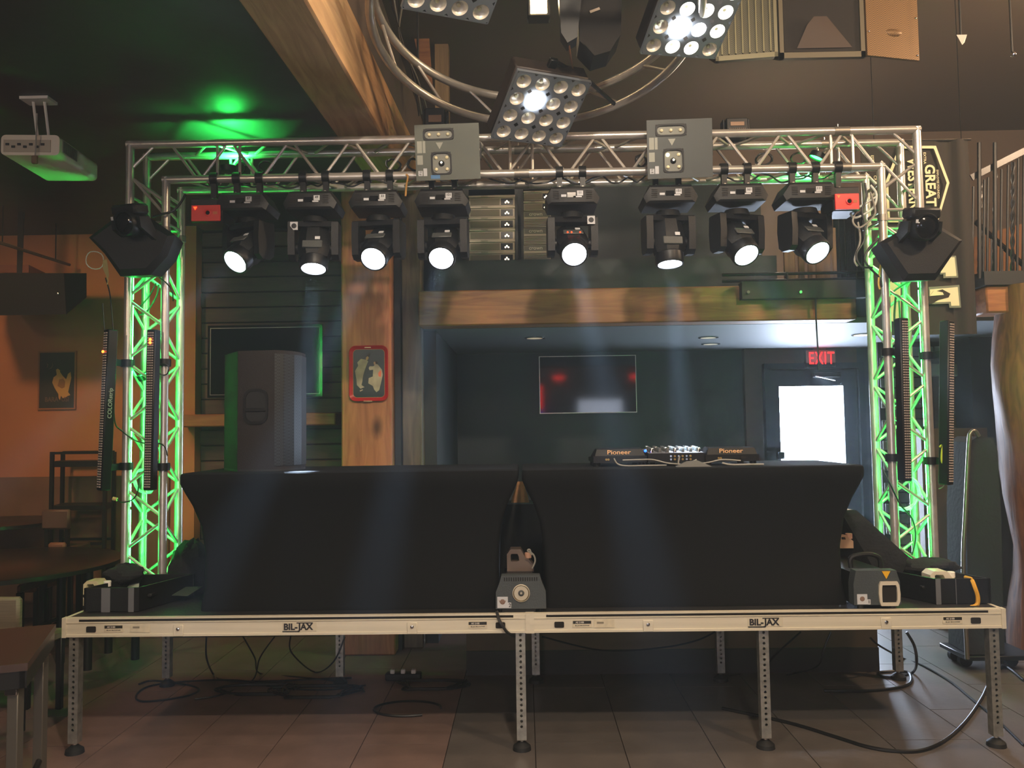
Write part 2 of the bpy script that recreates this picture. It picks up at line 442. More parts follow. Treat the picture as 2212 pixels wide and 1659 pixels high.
for i, (px, py, e) in enumerate(((1155, 729, 0), (1530, 728, 0), (1535, 742, 0), (1862, 722, 1))):
    p = atz(px, py, 2.455)
    t = thing('recessed_downlight', ('flush downlight in the recess ceiling above the screen', 'flush downlight in the recess ceiling, nearer one left of the exit sign', 'flush downlight in the recess ceiling, farther one left of the exit sign', 'lit flush downlight in the recess ceiling right of the exit sign')[i], 'downlight', p, (0, 0, 0), 'downlights in the recess ceiling')
    obj('trim_ring', MB().lathe([(.09, 0), (.09, -.008), (.07, -.01), (.07, 0)], n=18), chrome, t, False)
    obj('lens', MB().lathe([(.069, -.001), (.069, -.006)], n=18), mat('downlight_lit', '#ffe9c8', .4, emit=6, ecol='#ffd9a0') if e else ceil_disc, t, False)
# exit door with the blown-out daylight pane
door_m = mat('black_door_metal', '#1c2226', .35, .4)
pa, pb = at(1683, 835, 8.47), at(1828, 1000, 8.47)
gx0, gx1, gz1 = pa.x, pb.x, pa.z
mb = MB()
mb.box(((doorx0+gx0)/2, 8.5, 1.12), (gx0-doorx0, .05, 2.24)); mb.box(((doorx1+gx1)/2, 8.5, 1.12), (doorx1-gx1, .05, 2.24))
mb.box(((gx0+gx1)/2, 8.5, (gz1+2.24)/2), (gx1-gx0, .05, 2.24-gz1)); mb.box(((gx0+gx1)/2, 8.5, .15), (gx1-gx0, .05, .3))
d1 = struct('door_1', mb, door_m, 'black metal exit door with a tall bright daylight pane', 'door')
pane_m = mat('overexposed_daylight', '#ffffff', .3, emit=34, ecol='#d6e6ff')
obj('pane', slab(gx0, gx1, 8.49, 8.5, .3, gz1), pane_m, d1)
obj('push_bar', MB().box((gx0+.3, 8.44, 1.06), (.75, .04, .06), .01), blackm, d1)
q = at(1690, 984, 8.42)
obj('latch', MB().box((q.x-.01, 8.44, q.z), (.07, .06, .075), .008), blackm, d1)
q = at(1785, 812, 8.44)
dc = obj('door_closer', MB().box((q.x, 8.44, q.z+.01), (.28, .05, .05), .006), blackm, d1)
obj('arm', MB().cyl((q.x-.12, 8.41, q.z), (q.x+.06, 8.36, q.z-.05), .007, n=8), chrome, dc)
mb = MB().box((doorx0-.03, 8.46, 1.15), (.06, .09, 2.3)); mb.box((doorx1+.03, 8.46, 1.15), (.06, .09, 2.3)); mb.box(((doorx0+doorx1)/2, 8.46, 2.27), (doorx1-doorx0+.12, .09, .06))
obj('door_frame', mb, door_m, d1)

# ---- mezzanine
struct('trim_9', MB().box(((-.8+2.52)/2, 6.29, 2.59), (3.32, .2, .27), .01), beam_wood_x, 'long brown timber beam along the mezzanine edge', 'beam')
struct('ceiling_mezzanine', slab(-.8, 5.95, 6.39, 9, 2.5, 2.74), dark_paint, 'dark mezzanine slab', 'mezzanine')
struct('wall_back', slab(-.9, 6, 9, 9.1, 2.46, 4.95), upper_paint, 'umber upper wall above the mezzanine')
struct('wall_back_low', slab(-3, -.8, 8.6, 8.7, 0, 4.9), dark_paint, 'dark wall behind the posts')
mb = MB(); a, b = at(1600, 607, 6.14), at(1872, 640, 6.14)
mb.box(((a.x+b.x)/2, 6.16, (a.z+b.z)/2-.01), (b.x-a.x, .1, abs(a.z-b.z)))
ch = tag(obj('trim_10', mb, blackm), 'black steel channel bolted along the right mezzanine edge', 'channel', kind='structure')
for px in (1616, 1729): 
    q = at(px, 631, 6.1); obj('bolt', MB().cyl((q.x, 6.11, q.z), (q.x, 6.09, q.z), .012, n=8), chrome, ch)
# low black curb the amplifier racks stand on
struct('trim_11', slab(-.7, 2.0, 6.42, 7.1, 2.74, 3.0), dark_paint, 'black plinth carrying the amplifier racks', 'plinth')
struct('wall_mezzanine', slab(at(872, 500, 7.15).x, at(1645, 500, 7.15).x, 7.15, 7.22, 2.74, 3.85), dark_paint, 'dark partition on the mezzanine behind the moving heads')
dr = MB(); xa_, xb_ = at(1801, 500, 7.1).x, at(1872, 500, 7.1).x; n = 28
top_ = [V((xa_+(xb_-xa_)*i/n, 7.1+.025*math.sin(i*1.35), at(1830, 455, 7.1).z-.03*abs(math.sin(i*.4)))) for i in range(n+1)]
dr.add(top_+[V((p.x, p.y, 2.745)) for p in top_]+[p+V((0, .012, 0)) for p in top_]+[V((p.x, p.y+.012, 2.745)) for p in top_], [(i, i+1, n+2+i, n+1+i) for i in range(n)]+[(2*n+2+i, 3*n+3+i, 3*n+4+i, 2*n+3+i) for i in range(n)]+[(i, 2*n+2+i, 2*n+3+i, i+1) for i in range(n)])
one('black_drape', dr, cloth, 'black folded drape on the mezzanine right of the pale boards', 'drape')
# boards at the back of the mezzanine
board_m = wood('pale_board', '#6b523a', '#8f7252', 'z', 3)
bw = thing('board_screen', 'pale upright boards standing on the mezzanine behind the right moving heads', 'boards', (2.55, 7.0, 2.74))
for k, (x0, x1, y0) in enumerate(((1690, 1718, 470), (1722, 1739, 470), (1743, 1757, 470), (1760, 1797, 440), (1800, 1812, 490))):
    a, b = at(x0, y0, 7.0), at(x1, 612, 7.0); b.z = 2.74
    obj('board', MB().box(((a.x+b.x)/2, 7.0+.01*k, (a.z+b.z)/2), (b.x-a.x, .03, a.z-b.z), .004), board_m, bw)
rl = thing('mezzanine_rail', 'low black pipe rail on the right mezzanine edge', 'railing', at(1740, 607, 6.2))
for py in (588, 602):
    a, b = at(1560, py+6, 6.25), at(1868, py, 6.25); obj('rail', MB().cyl(a, b, .012, n=8), blackm, rl)
for px in (1700, 1850):
    a, b = at(px, 588, 6.25), at(px, 618, 6.25); obj('post', MB().cyl(a, b, .012, n=8), blackm, rl)

# ---- right side: brick wall with a framed doorway
brick_mats = [mat('grey_brick_%d' % i, c, .8, bump=.4, bscale=40, var=.2, vscale=20) for i, c in enumerate(('#6a6b68', '#585957', '#757672', '#4c4d4c'))]
bwall = struct('wall_brick', slab(3.42, 4.15, 7.95, 8.05, 0, 2.455), mat('dark_mortar', '#191817', .9), 'grey painted brick wall behind the right tower')
bme = []
for m in brick_mats:
    me = mesh_of(MB().box((0, 0, 0), (.2, .03, .088), .006), 'brick'); me.materials.append(m); bme.append(me)
ddx0, ddx1, ddz = at(2030, 830, 7.9).x, at(2118, 830, 7.9).x, at(2060, 812, 7.9).z
for r_ in range(24):
    z = .06+r_*.1
    for c_ in range(4):
        x = 3.53+c_*.213+(.1 if r_ % 2 else 0)
        if x > 4.1: continue
        if z < ddz+.12 and ddx0-.12 < x < ddx1+.02: continue
        link_mesh('brick', random.choice(bme), bwall, Matrix.Translation((x, 7.94, z)))
stone = mat('grey_lintel_stone', '#77756c', .8, bump=.3, bscale=30, var=.15)
d2 = struct('door_2', MB().box(((ddx0+ddx1)/2-.06, 7.93, ddz/2), (ddx1-ddx0, .06, ddz)), mat('brown_door_leaf', '#3d3026', .6), 'brown door in the grey brick wall', 'door')
obj('lintel', MB().box(((ddx0+ddx1)/2-.05, 7.9, ddz+.055), (ddx1-ddx0+.22, .12, .12), .01), stone, d2)
obj('jamb', MB().box((ddx1-.06, 7.9, ddz/2), (.1, .12, ddz), .01), mat('pale_jamb', '#8b8674', .7), d2)
obj('jamb_trim', MB().box((ddx1+.02, 7.88, ddz/2), (.05, .12, ddz), .01), stone, d2)
struct('wall_partition', slab(3.3, 3.85, 6.9, 7.0, 0, 1.62), mat('dark_brown_panel', '#4a352a', .6, var=.1, vscale=3), 'dark brown half-height partition behind the right tower')
struct('trim_12', slab(4.12, 4.4, 7.6, 7.95, 0, 2.455), MATS['black_trim'], 'black pillar beside the brick wall', 'pillar')
# log post at the far right, with an adzed flat
lg = MB(); cxl, cyl_ = 3.77, 6.05
rs = []
for i in range(15):
    z = i*.19; rr = .27+.012*math.sin(i*1.3)+.012*math.cos(i*.7)
    off = .03*math.sin(i*.45)
    rs.append([V((cxl+off+(rr+.012*math.sin(5*a+i))*math.cos(a), cyl_+(rr+.012*math.cos(4*a))*math.sin(a), z)) for a in [2*PI*j/24 for j in range(24)]])
lg.rings(rs)
struct('trim_13', lg, wood('log_timber', '#5a3820', '#8c5a33', 'z', 4), 'thick brown log post at the right edge', 'log post')
struct('trim_14', MB().box((4.25, 6.1, 2.56), (1.75, .24, .2), .012), beam_wood_x, 'orange timber beam under the right balcony railing', 'beam')
struct('ceiling_balcony', slab(3.35, 6, 5.95, 7.6, 2.66, 2.76), mat('black_trim'), 'black edge of the right balcony', 'balcony')
wg = MB(); wg.prism([(3.9, 2.78), (6, 2.78), (6, 3.85), (3.6, 3.2)], .05, Matrix(((1, 0, 0, 0), (0, 0, 1, 7.3), (0, 1, 0, 0), (0, 0, 0, 1))))
struct('wall_balcony', wg, mat('ochre_stair_wall', '#7d5430', .7, var=.12, vscale=4), 'ochre stair wall behind the right railing')
# balcony railing
iron = mat('wrought_iron', '#2a2a2b', .35, .7)
rg = thing('balcony_railing', 'black wrought iron railing with twisted balusters on the right balcony', 'railing', (3.75, 6.0, 2.76))
for k, px in enumerate((2103, 2118, 2127, 2135, 2150, 2164, 2178, 2189, 2200, 2212, 2226, 2240, 2255, 2270, 2285, 2300, 2316, 2332, 2348, 2364, 2380, 2396)):
    a, b = at(px-3, 600, 6.0), at(px, 405-.62*(px-2100), 6.0)
    if k % 3 == 1:
        mb = MB(); n = 26
        for q_ in range(2):
            mb.tube([a.lerp(b, i/n)+V((.009*math.cos(i*1.1+q_*PI), .009*math.sin(i*1.1+q_*PI), 0)) for i in range(n+1)], .008, 5)
        obj('twisted_baluster', mb, iron, rg)
    else:
        obj('baluster', MB().cyl(a, b, .009, n=6), iron, rg)
for px in (2116, 2150, 2300):
    obj('post', MB().cyl(at(px, 602, 5.98), at(px-1, 308-max(0, px-2150)*.5, 5.98), .014, n=6), iron, rg)
a, b = at(2098, 384, 6.0), at(2420, 221, 6.0)
mb = MB(); mb.box((a+b)/2, ((b-a).length, .012, .045), rot=(0, -math.atan2(b.z-a.z, b.x-a.x), 0)); obj('top_rail', mb, iron, rg)
a, b = at(2104, 596, 6.0), at(2420, 594, 6.0); obj('bottom_rail', MB().cyl(a, b, .014, n=6), iron, rg)
sr = thing('stair_handrail', 'glossy dark stair handrail running down behind the balcony railing', 'handrail', at(2110, 480, 6.9))
obj('handrail', MB().cyl(at(2106, 478, 6.9), at(2230, 590, 6.9), .022, n=8), blackg, sr)
for px in (2120, 2142, 2165, 2190):
    obj('baluster', MB().cyl(at(px, 478+(px-2106)*.9, 6.9), at(px, 606, 6.9), .008, n=6), iron, sr)
# house platform right behind the stage
plat_m = mat('brown_platform_front', '#5c4636', .6, var=.12, vscale=4, bump=.1, bscale=20)
struct('wall_platform', slab(-.42, 2.36, 5.66, 6.6, .1, .66), plat_m, 'brown front of the raised house platform behind the stage legs', 'platform')
struct('baseboard_platform', slab(-.42, 2.36, 5.645, 5.66, 0, .16), mat('dark_baseboard', '#2c2622', .6), 'dark baseboard of the house platform', 'baseboard')
struct('wall_backbar', slab(-2.9, -1.45, 6.75, 7.45, 0, .62), mat('dark_cabinet', '#33291f', .6, var=.1), 'low dark cabinet below the plank wall', 'cabinet')

# ================================================================== THE STAGE
SD, SX, SH = 4.3055, .0104, .705
rail_m = mat('tan_aluminium_rail', '#cfc8b4', .45, .15, var=.08, vscale=6, stretch=(.3, 1, 6))
deck_top = mat('black_stage_ply', '#1b1b1b', .55, bump=.2, bscale=90, var=.2, vscale=10)
galv = mat('galvanised_steel', '#a8a8a0', .4, .8, var=.25, vscale=30)
sticker_w = mat('worn_white_sticker', '#c9c0a8', .7, var=.12, vscale=30)
sticker_k = mat('black_sticker', '#23221f', .5)
ink = mat('dark_ink', '#1c1c20', .6)
recess_k = mat('slot_shadow', '#15110e', .9)
def leg_mesh(L):
    """square tube with a row of punched holes on its two visible faces"""
    mb = MB(); s = .025; step = .0275; n = int(L/step)
    octo = [(math.cos(PI/4*i+PI/8*0), math.sin(PI/4*i)) for i in range(8)]
    sq = [(1, 0), (1, 1), (0, 1), (-1, 1), (-1, 0), (-1, -1), (0, -1), (1, -1)]
    for face in range(4):
        R = Matrix.Rotation(PI/2*face, 4, 'Z')
        for k in range(n):
            z0 = k*step; zc = z0+step/2
            if face % 2 == 0 and 1 < k < n:
                o = [R @ V((a*s, -s, zc+b*step/2)) for a, b in sq]
                h = [R @ V((a*.0075, -s, zc+b*.0075)) for a, b in octo]
                hi = [R @ V((a*.0075, -s+.006, zc+b*.0075)) for a, b in octo]
                mb.add(o+h+hi, [(i, (i+1) % 8, 8+(i+1) % 8, 8+i) for i in range(8)]+[(8+i, 8+(i+1) % 8, 16+(i+1) % 8, 16+i) for i in range(8)])
            else:
                mb.add([R @ V((-s, -s, z0)), R @ V((s, -s, z0)), R @ V((s, -s, z0+step)), R @ V((-s, -s, z0+step))], [(0, 1, 2, 3)])
    me = bpy.data.meshes.new('leg'); me.from_pydata([tuple(p) for p in mb.v], [], mb.f); me.update()
    me.materials.append(galv); return me
LEGL = .55
leg_me = leg_mesh(LEGL)
foot_me = mesh_of(MB().lathe([(.006, .06), (.006, .045), (.02, .04), (.045, .02), (.048, 0)], n=18), 'foot'); foot_me.materials.append(rubber)
screw_me = mesh_of(MB().lathe([(.012, .12), (.012, .03)], n=12), 'levelling_screw'); screw_me.materials.append(chrome)
inner_me = mesh_of(MB().box((0, 0, .33), (.03, .03, .44)), 'inner_tube'); inner_me.materials.append(recess_k)
def rail_profile(x0, x1, y, side=-1):
    """long front rail: lip, dark groove, face with a small foot"""
    mb = MB(); z = SH
    prof = [(0, z), (0, z-.008), (.006, z-.009), (.006, z-.021), (-.004, z-.022), (-.004, z-.026), (0, z-.03), (0, z-.084), (-.005, z-.086), (-.005, z-.098), (.03, z-.098), (.03, z)]
    rs = [[V((x, y+(p if side < 0 else -p), q)) for p, q in prof] for x in (x0, x1)]
    return mb.rings(rs)
def deck(i, x0, x1, label):
    t = thing('stage_deck', label, 'stage deck', ((x0+x1)/2, SD+.61, 0), group='stage decks')
    y1 = SD+1.22
    obj('deck_panel', slab(x0+.02, x1-.02, SD+.02, y1-.02, SH-.03, SH-.001), deck_top, t)
    fr = obj('front_rail', rail_profile(x0+.004, x1-.004, SD), rail_m, t)
    obj('groove', slab(x0+.05, x1-.05, SD+.0055, SD+.0065, SH-.021, SH-.009), recess_k, fr)
    obj('back_rail', rail_profile(x0+.004, x1-.004, y1, 1), rail_m, t)
    for x in (x0+.012, x1-.012):
        obj('side_rail', slab(x-.01, x+.01, SD+.03, y1-.03, SH-.098, SH), rail_m, t)
    for x, s in ((x0, 1), (x1, -1)):
        obj('corner_cap', slab(min(x, x+s*.022), max(x, x+s*.022), SD-.008, SD+.03, SH-.1, SH+.002), rail_m, t)
        obj('corner_plate', slab(min(x+s*.02, x+s*.085), max(x+s*.02, x+s*.085), SD-.002, SD+.002, SH-.03, SH-.004), rail_m, t)
        xx = x+s*.152
        hs = obj('hand_slot', MB().prism(rrect(.05, .03, .006, 3), .003, front(xx, SD-.0015, SH-.058)), recess_k, t)
        xs_ = x+s*.27
        st = obj('name_sticker', MB().box((xs_, SD-.002, SH-.055), (.1, .002, .036)), sticker_w, t)
        obj('dark_band', MB().box((xs_, SD-.0035, SH-.047), (.094, .001, .015)), sticker_k, st)
        text('lettering', 'AS 2100', .0125, white, st, front(xs_-.012, SD-.0045, SH-.0475), .0003, .02)
        text('lettering', 'BIL-JAX MULTI-STAGE', .0075, ink, st, front(xs_, SD-.0035, SH-.064), .0003, .02)
        xb = x+s*.61
        pl = obj('clip_plate', MB().box((xb, SD-.004, SH-.068), (.052, .006, .058), .002), rail_m, t)
        obj('bolt', MB().lathe([(.009, 0), (.009, .004), (.005, .006)], front(xb, SD-.007, SH-.06), 10), chrome, pl)
    xl = at(642 if i == 0 else 1648, 1350, SD).x
    lb = obj('logo_patch', MB().box((xl+.012, SD-.0022, SH-.056), (.18, .001, .045)), mat('pale_logo_patch', '#c4bca6', .6), t)
    text('logo', 'BIL-', .045, ink, t, front(xl-.034, SD-.0035, SH-.057), .0006, .04, xs=1.0)
    text('logo', 'JAX', .045, ink, t, front(xl+.044, SD-.0035, SH-.057), .0006, .04)
    obj('logo_underline', MB().box((xl-.034, SD-.0035, SH-.079), (.085, .001, .005)), ink, t)
    obj('logo_overline', MB().box((xl+.04, SD-.0035, SH-.036), (.085, .001, .005)), ink, t)
    for (xw, rot) in ((at(303, 1355, SD).x, .05),) if i == 0 else ((at(1305, 1342, SD).x, 0),):
        ws = obj('paper_sticker', MB().box((xw, SD-.003, SH-.054), (.105, .001, .042), rot=(0, rot, 0)), sticker_w, t)
        obj('print', MB().box((xw-.02, SD-.0042, SH-.05), (.035, .0008, .01)), mat('faded_print', '#7f7868', .8), ws)
    lx = [(x0+.05, SD+.045), (x1-.05 if i == 0 else at(1650, 1480, SD+.045).x, SD+.045)]
    if i == 1: lx[0] = (x1-.05, SD+.045)
    lx += [(at(p, 1400, y1-.045).x, y1-.045) for p in ((362, 735) if i == 0 else (1157, 1555, 1952))]
    for (x, y) in lx:
        x = min(max(x, SX-2.40), SX+2.40)
        lg_ = link_mesh('leg', leg_me, t, WM[t].inverted() @ Matrix.Translation((x, y, SH-.1-LEGL)))
        link_mesh('foot', foot_me, lg_, Matrix.Translation((0, 0, -(SH-.1-LEGL))))
        link_mesh('levelling_screw', screw_me, lg_, Matrix.Translation((0, 0, -(SH-.1-LEGL))))
    return t
deck(0, SX-2.44, SX, 'left tan-railed black stage deck, loudspeaker table on it')
deck(1, SX, SX+2.44, 'right tan-railed black stage deck, player table on it')

# ================================================================== TRUSS
TY, TC = 4.93, .225                    # front chord distance, chord spacing
XLo, XRo = -2.41, 2.408                # outer chord lines
ZT = 3.445                             # top chord line
CHR = .025
def brace_mesh(L):
    me = mesh_of(MB().cyl((0, 0, 0), (0, 0, L), .0095, n=8), 'brace'); me.materials.append(alu_thin); return me
BR = {}
def brace(parent, a, b):
    a, b = V(a), V(b); d = b-a; L = round(d.length, 3)
    if L not in BR: BR[L] = brace_mesh(L)
    M = WM[parent].inverted() @ Matrix.Translation(a) @ d.to_track_quat('Z', 'Y').to_matrix().to_4x4()
    return link_mesh('brace', BR[L], parent, M)
def zigzag(parent, p0, p1, q0, n, flip=False, gap=.012):
    """braces between chord line p0->p1 and the parallel chord starting at q0"""
    p0, p1, q0 = V(p0), V(p1), V(q0); q1 = q0+(p1-p0); step = 1/n; e = gap/(p1-p0).length
    for i in range(n):
        a = p0.lerp(p1, i*step+e) if (i % 2 == 0) != flip else q0.lerp(q1, i*step+e)
        b = q0.lerp(q1, (i+1)*step-e) if (i % 2 == 0) != flip else p0.lerp(p1, (i+1)*step-e)
        brace(parent, a, b)
conn = mat('dull_coupler', '#8e8a82', .45, .8)
def tower(xo, s, label):
    """xo: outer chord line; s: +1 when the inner chords lie to the right"""
    z0, z1 = SH+.03, ZT-.52
    t = thing('truss_tower', label, 'truss tower', (xo+s*TC/2, TY+TC/2, SH), group='truss towers')
    xi = xo+s*TC; cs = [(xo, TY), (xi, TY), (xi, TY+TC), (xo, TY+TC)]
    for x, y in cs: obj('chord', MB().cyl((x, y, z0), (x, y, z1), CHR, n=16), alu, t)
    n = 11
    for k in range(4):
        a, b = cs[k], cs[(k+1) % 4]
        zigzag(t, (a[0], a[1], z0+.03), (a[0], a[1], z1-.05), (b[0], b[1], z0+.03), n, flip=(k % 2 == 0) != (s < 0))
    for z in (z0+.02, z1-.03):
        for k in range(4):
            a, b = cs[k], cs[(k+1) % 4]
            brace(t, (a[0], a[1], z), (b[0], b[1], z))
    obj('base_plate', MB().box((xo+s*TC/2, TY+TC/2, SH+.015), (.31, .31, .03), .004), blackm, t)
    for x, y in cs: obj('coupler', MB().cyl((x, y, z1-.04), (x, y, z1+.0), CHR+.005, n=14), conn, t)
    return t
twl = tower(XLo, 1, 'left square aluminium truss tower glowing green inside')
twr = tower(XRo, -1, 'right square aluminium truss tower glowing green inside')
tb = thing('truss_beam', 'long horizontal aluminium box truss with corner blocks carrying the lights', 'truss beam', (0, TY+TC/2, ZT-TC))
zc = ZT-.52
for dy in (0, TC):
    y = TY+dy
    # outer and inner loops with mitred corners: one chord per straight run
    obj('chord', MB().cyl((XLo-CHR*.8, y, ZT), (XRo+CHR*.8, y, ZT), CHR, n=16), alu, tb)
    obj('chord', MB().cyl((XLo+TC-CHR*.8, y, ZT-TC), (XRo-TC+CHR*.8, y, ZT-TC), CHR, n=16), alu, tb)
    for xo, s in ((XLo, 1), (XRo, -1)):
        obj('chord', MB().cyl((xo, y, zc), (xo, y, ZT+CHR*.6), CHR, n=16), alu, tb)
        obj('chord', MB().cyl((xo+s*TC, y, zc), (xo+s*TC, y, ZT-TC+CHR*.6), CHR, n=16), alu, tb)
        # corner block braces
        brace(tb, (xo, y, ZT-.05), (xo+s*TC*.85, y, ZT-.03)) if False else None
        zigzag(tb, (xo, y, zc+.06), (xo, y, ZT-.18), (xo+s*TC, y, zc+.06), 1, flip=(s > 0))
        brace(tb, (xo, y, ZT-.16), (xo+s*.16, y, ZT))
        brace(tb, (xo, y, ZT-.2), (xo+s*TC, y, ZT-TC-.14))
        brace(tb, (xo, y, zc+.03), (xo+s*TC, y, zc+.03))
    xa, xb = XLo+.24, XRo-.24
    zigzag(tb, (xa, y, ZT), (xb, y, ZT), (xa, y, ZT-TC), 23)
    for xs_ in (at(470, 340, TY).x, at(518, 340, TY).x, at(1102, 340, TY).x, at(1150, 340, TY).x, at(1795, 325, TY).x, at(1842, 325, TY).x):
        brace(tb, (xs_, y, ZT), (xs_, y, ZT-TC))
for z in (ZT, ZT-TC):
    zigzag(tb, (XLo+.3, TY, z), (XRo-.3, TY, z), (XLo+.3, TY+TC, z), 22, flip=z == ZT)
for xo, s in ((XLo, 1), (XRo, -1)):
    for x in (xo, xo+s*TC):
        for z in (zc+.03, zc+.2):
            brace(tb, (x, TY, z), (x, TY+TC, z))
for px in (1126, 1818):
    x = at(px, 300, TY).x
    for y in (TY, TY+TC):
        for z in (ZT, ZT-TC):
            cp = obj('coupler', MB().cyl((x-.045, y, z), (x+.045, y, z), CHR+.004, n=14), conn, tb)
            obj('pin', MB().cyl((x-.02, y, z+CHR), (x-.02, y, z+CHR+.02), .005, n=6), chrome, cp)

# ---- tilted ring truss
RS = -.25; RCx, RCy, RCz = .085, 4.262, 3.815; RR = .872
tl_ = math.atan(RS)
RM = Matrix.Translation((RCx, RCy, RCz)) @ Matrix.Rotation(tl_, 4, 'X')
rt = thing('ring_truss', 'round tilted aluminium ladder truss hanging above the stage', 'ring truss', (RCx, RCy, RCz))
N = 96
for dz in (0, .185):
    obj('ring_chord', MB().tube([RM @ V((RR*math.cos(2*PI*i/N), RR*math.sin(2*PI*i/N), dz)) for i in range(N)], .0245, 12, True), alu, rt)
for i in range(14):
    a0, a1 = 2*PI*(i+.05)/14, 2*PI*(i+.62)/14
    brace(rt, RM @ V((RR*math.cos(a0), RR*math.sin(a0), 0)), RM @ V((RR*math.cos(a1), RR*math.sin(a1), .185)))
for a in (.6, 2.5, 4.4):
    p = RM @ V((RR*math.cos(a), RR*math.sin(a), .19)); obj('hanging_chain', MB().tube([p, (p.x, p.y, 4.9)], .008, 6), blackm, rt)

# ================================================================== TABLES WITH STRETCH COVERS
def cover(cx, cy, wt, label):
    z0, zt = SH, 1.443
    lev = [(0, .80, .365), (.02, .80, .365), (.12, .795, .33), (.3, .80, .31), (.45, .822, .32), (.56, .86, .342), (.63, .895, .36), (.68, .915, .378), (.715, .915, .38), (.732, .913, .378), (.738, .905, .37)]
    rs = []
    for z, w_, d_ in lev:
        ring = []
        for qx, qy, a0 in ((1, 1, 0), (-1, 1, PI/2), (-1, -1, PI), (1, -1, 3*PI/2)):
            r = .03
            for i in range(4):
                a = a0+PI/2*i/3; ring.append(V((cx+qx*(w_*wt-r)+r*math.cos(a), cy+qy*(d_-r)+r*math.sin(a), z0+z)))
        rs.append(ring)
    return one('covered_table', MB().rings(rs), fabric, label, 'table', 'covered tables on the stage', base=(cx, cy, z0))
cover(-.96, 4.80, 1.003, 'left black spandex covered table under the loudspeaker')
cover(.897, 4.80, 1.003, 'right black spandex covered table under the players')

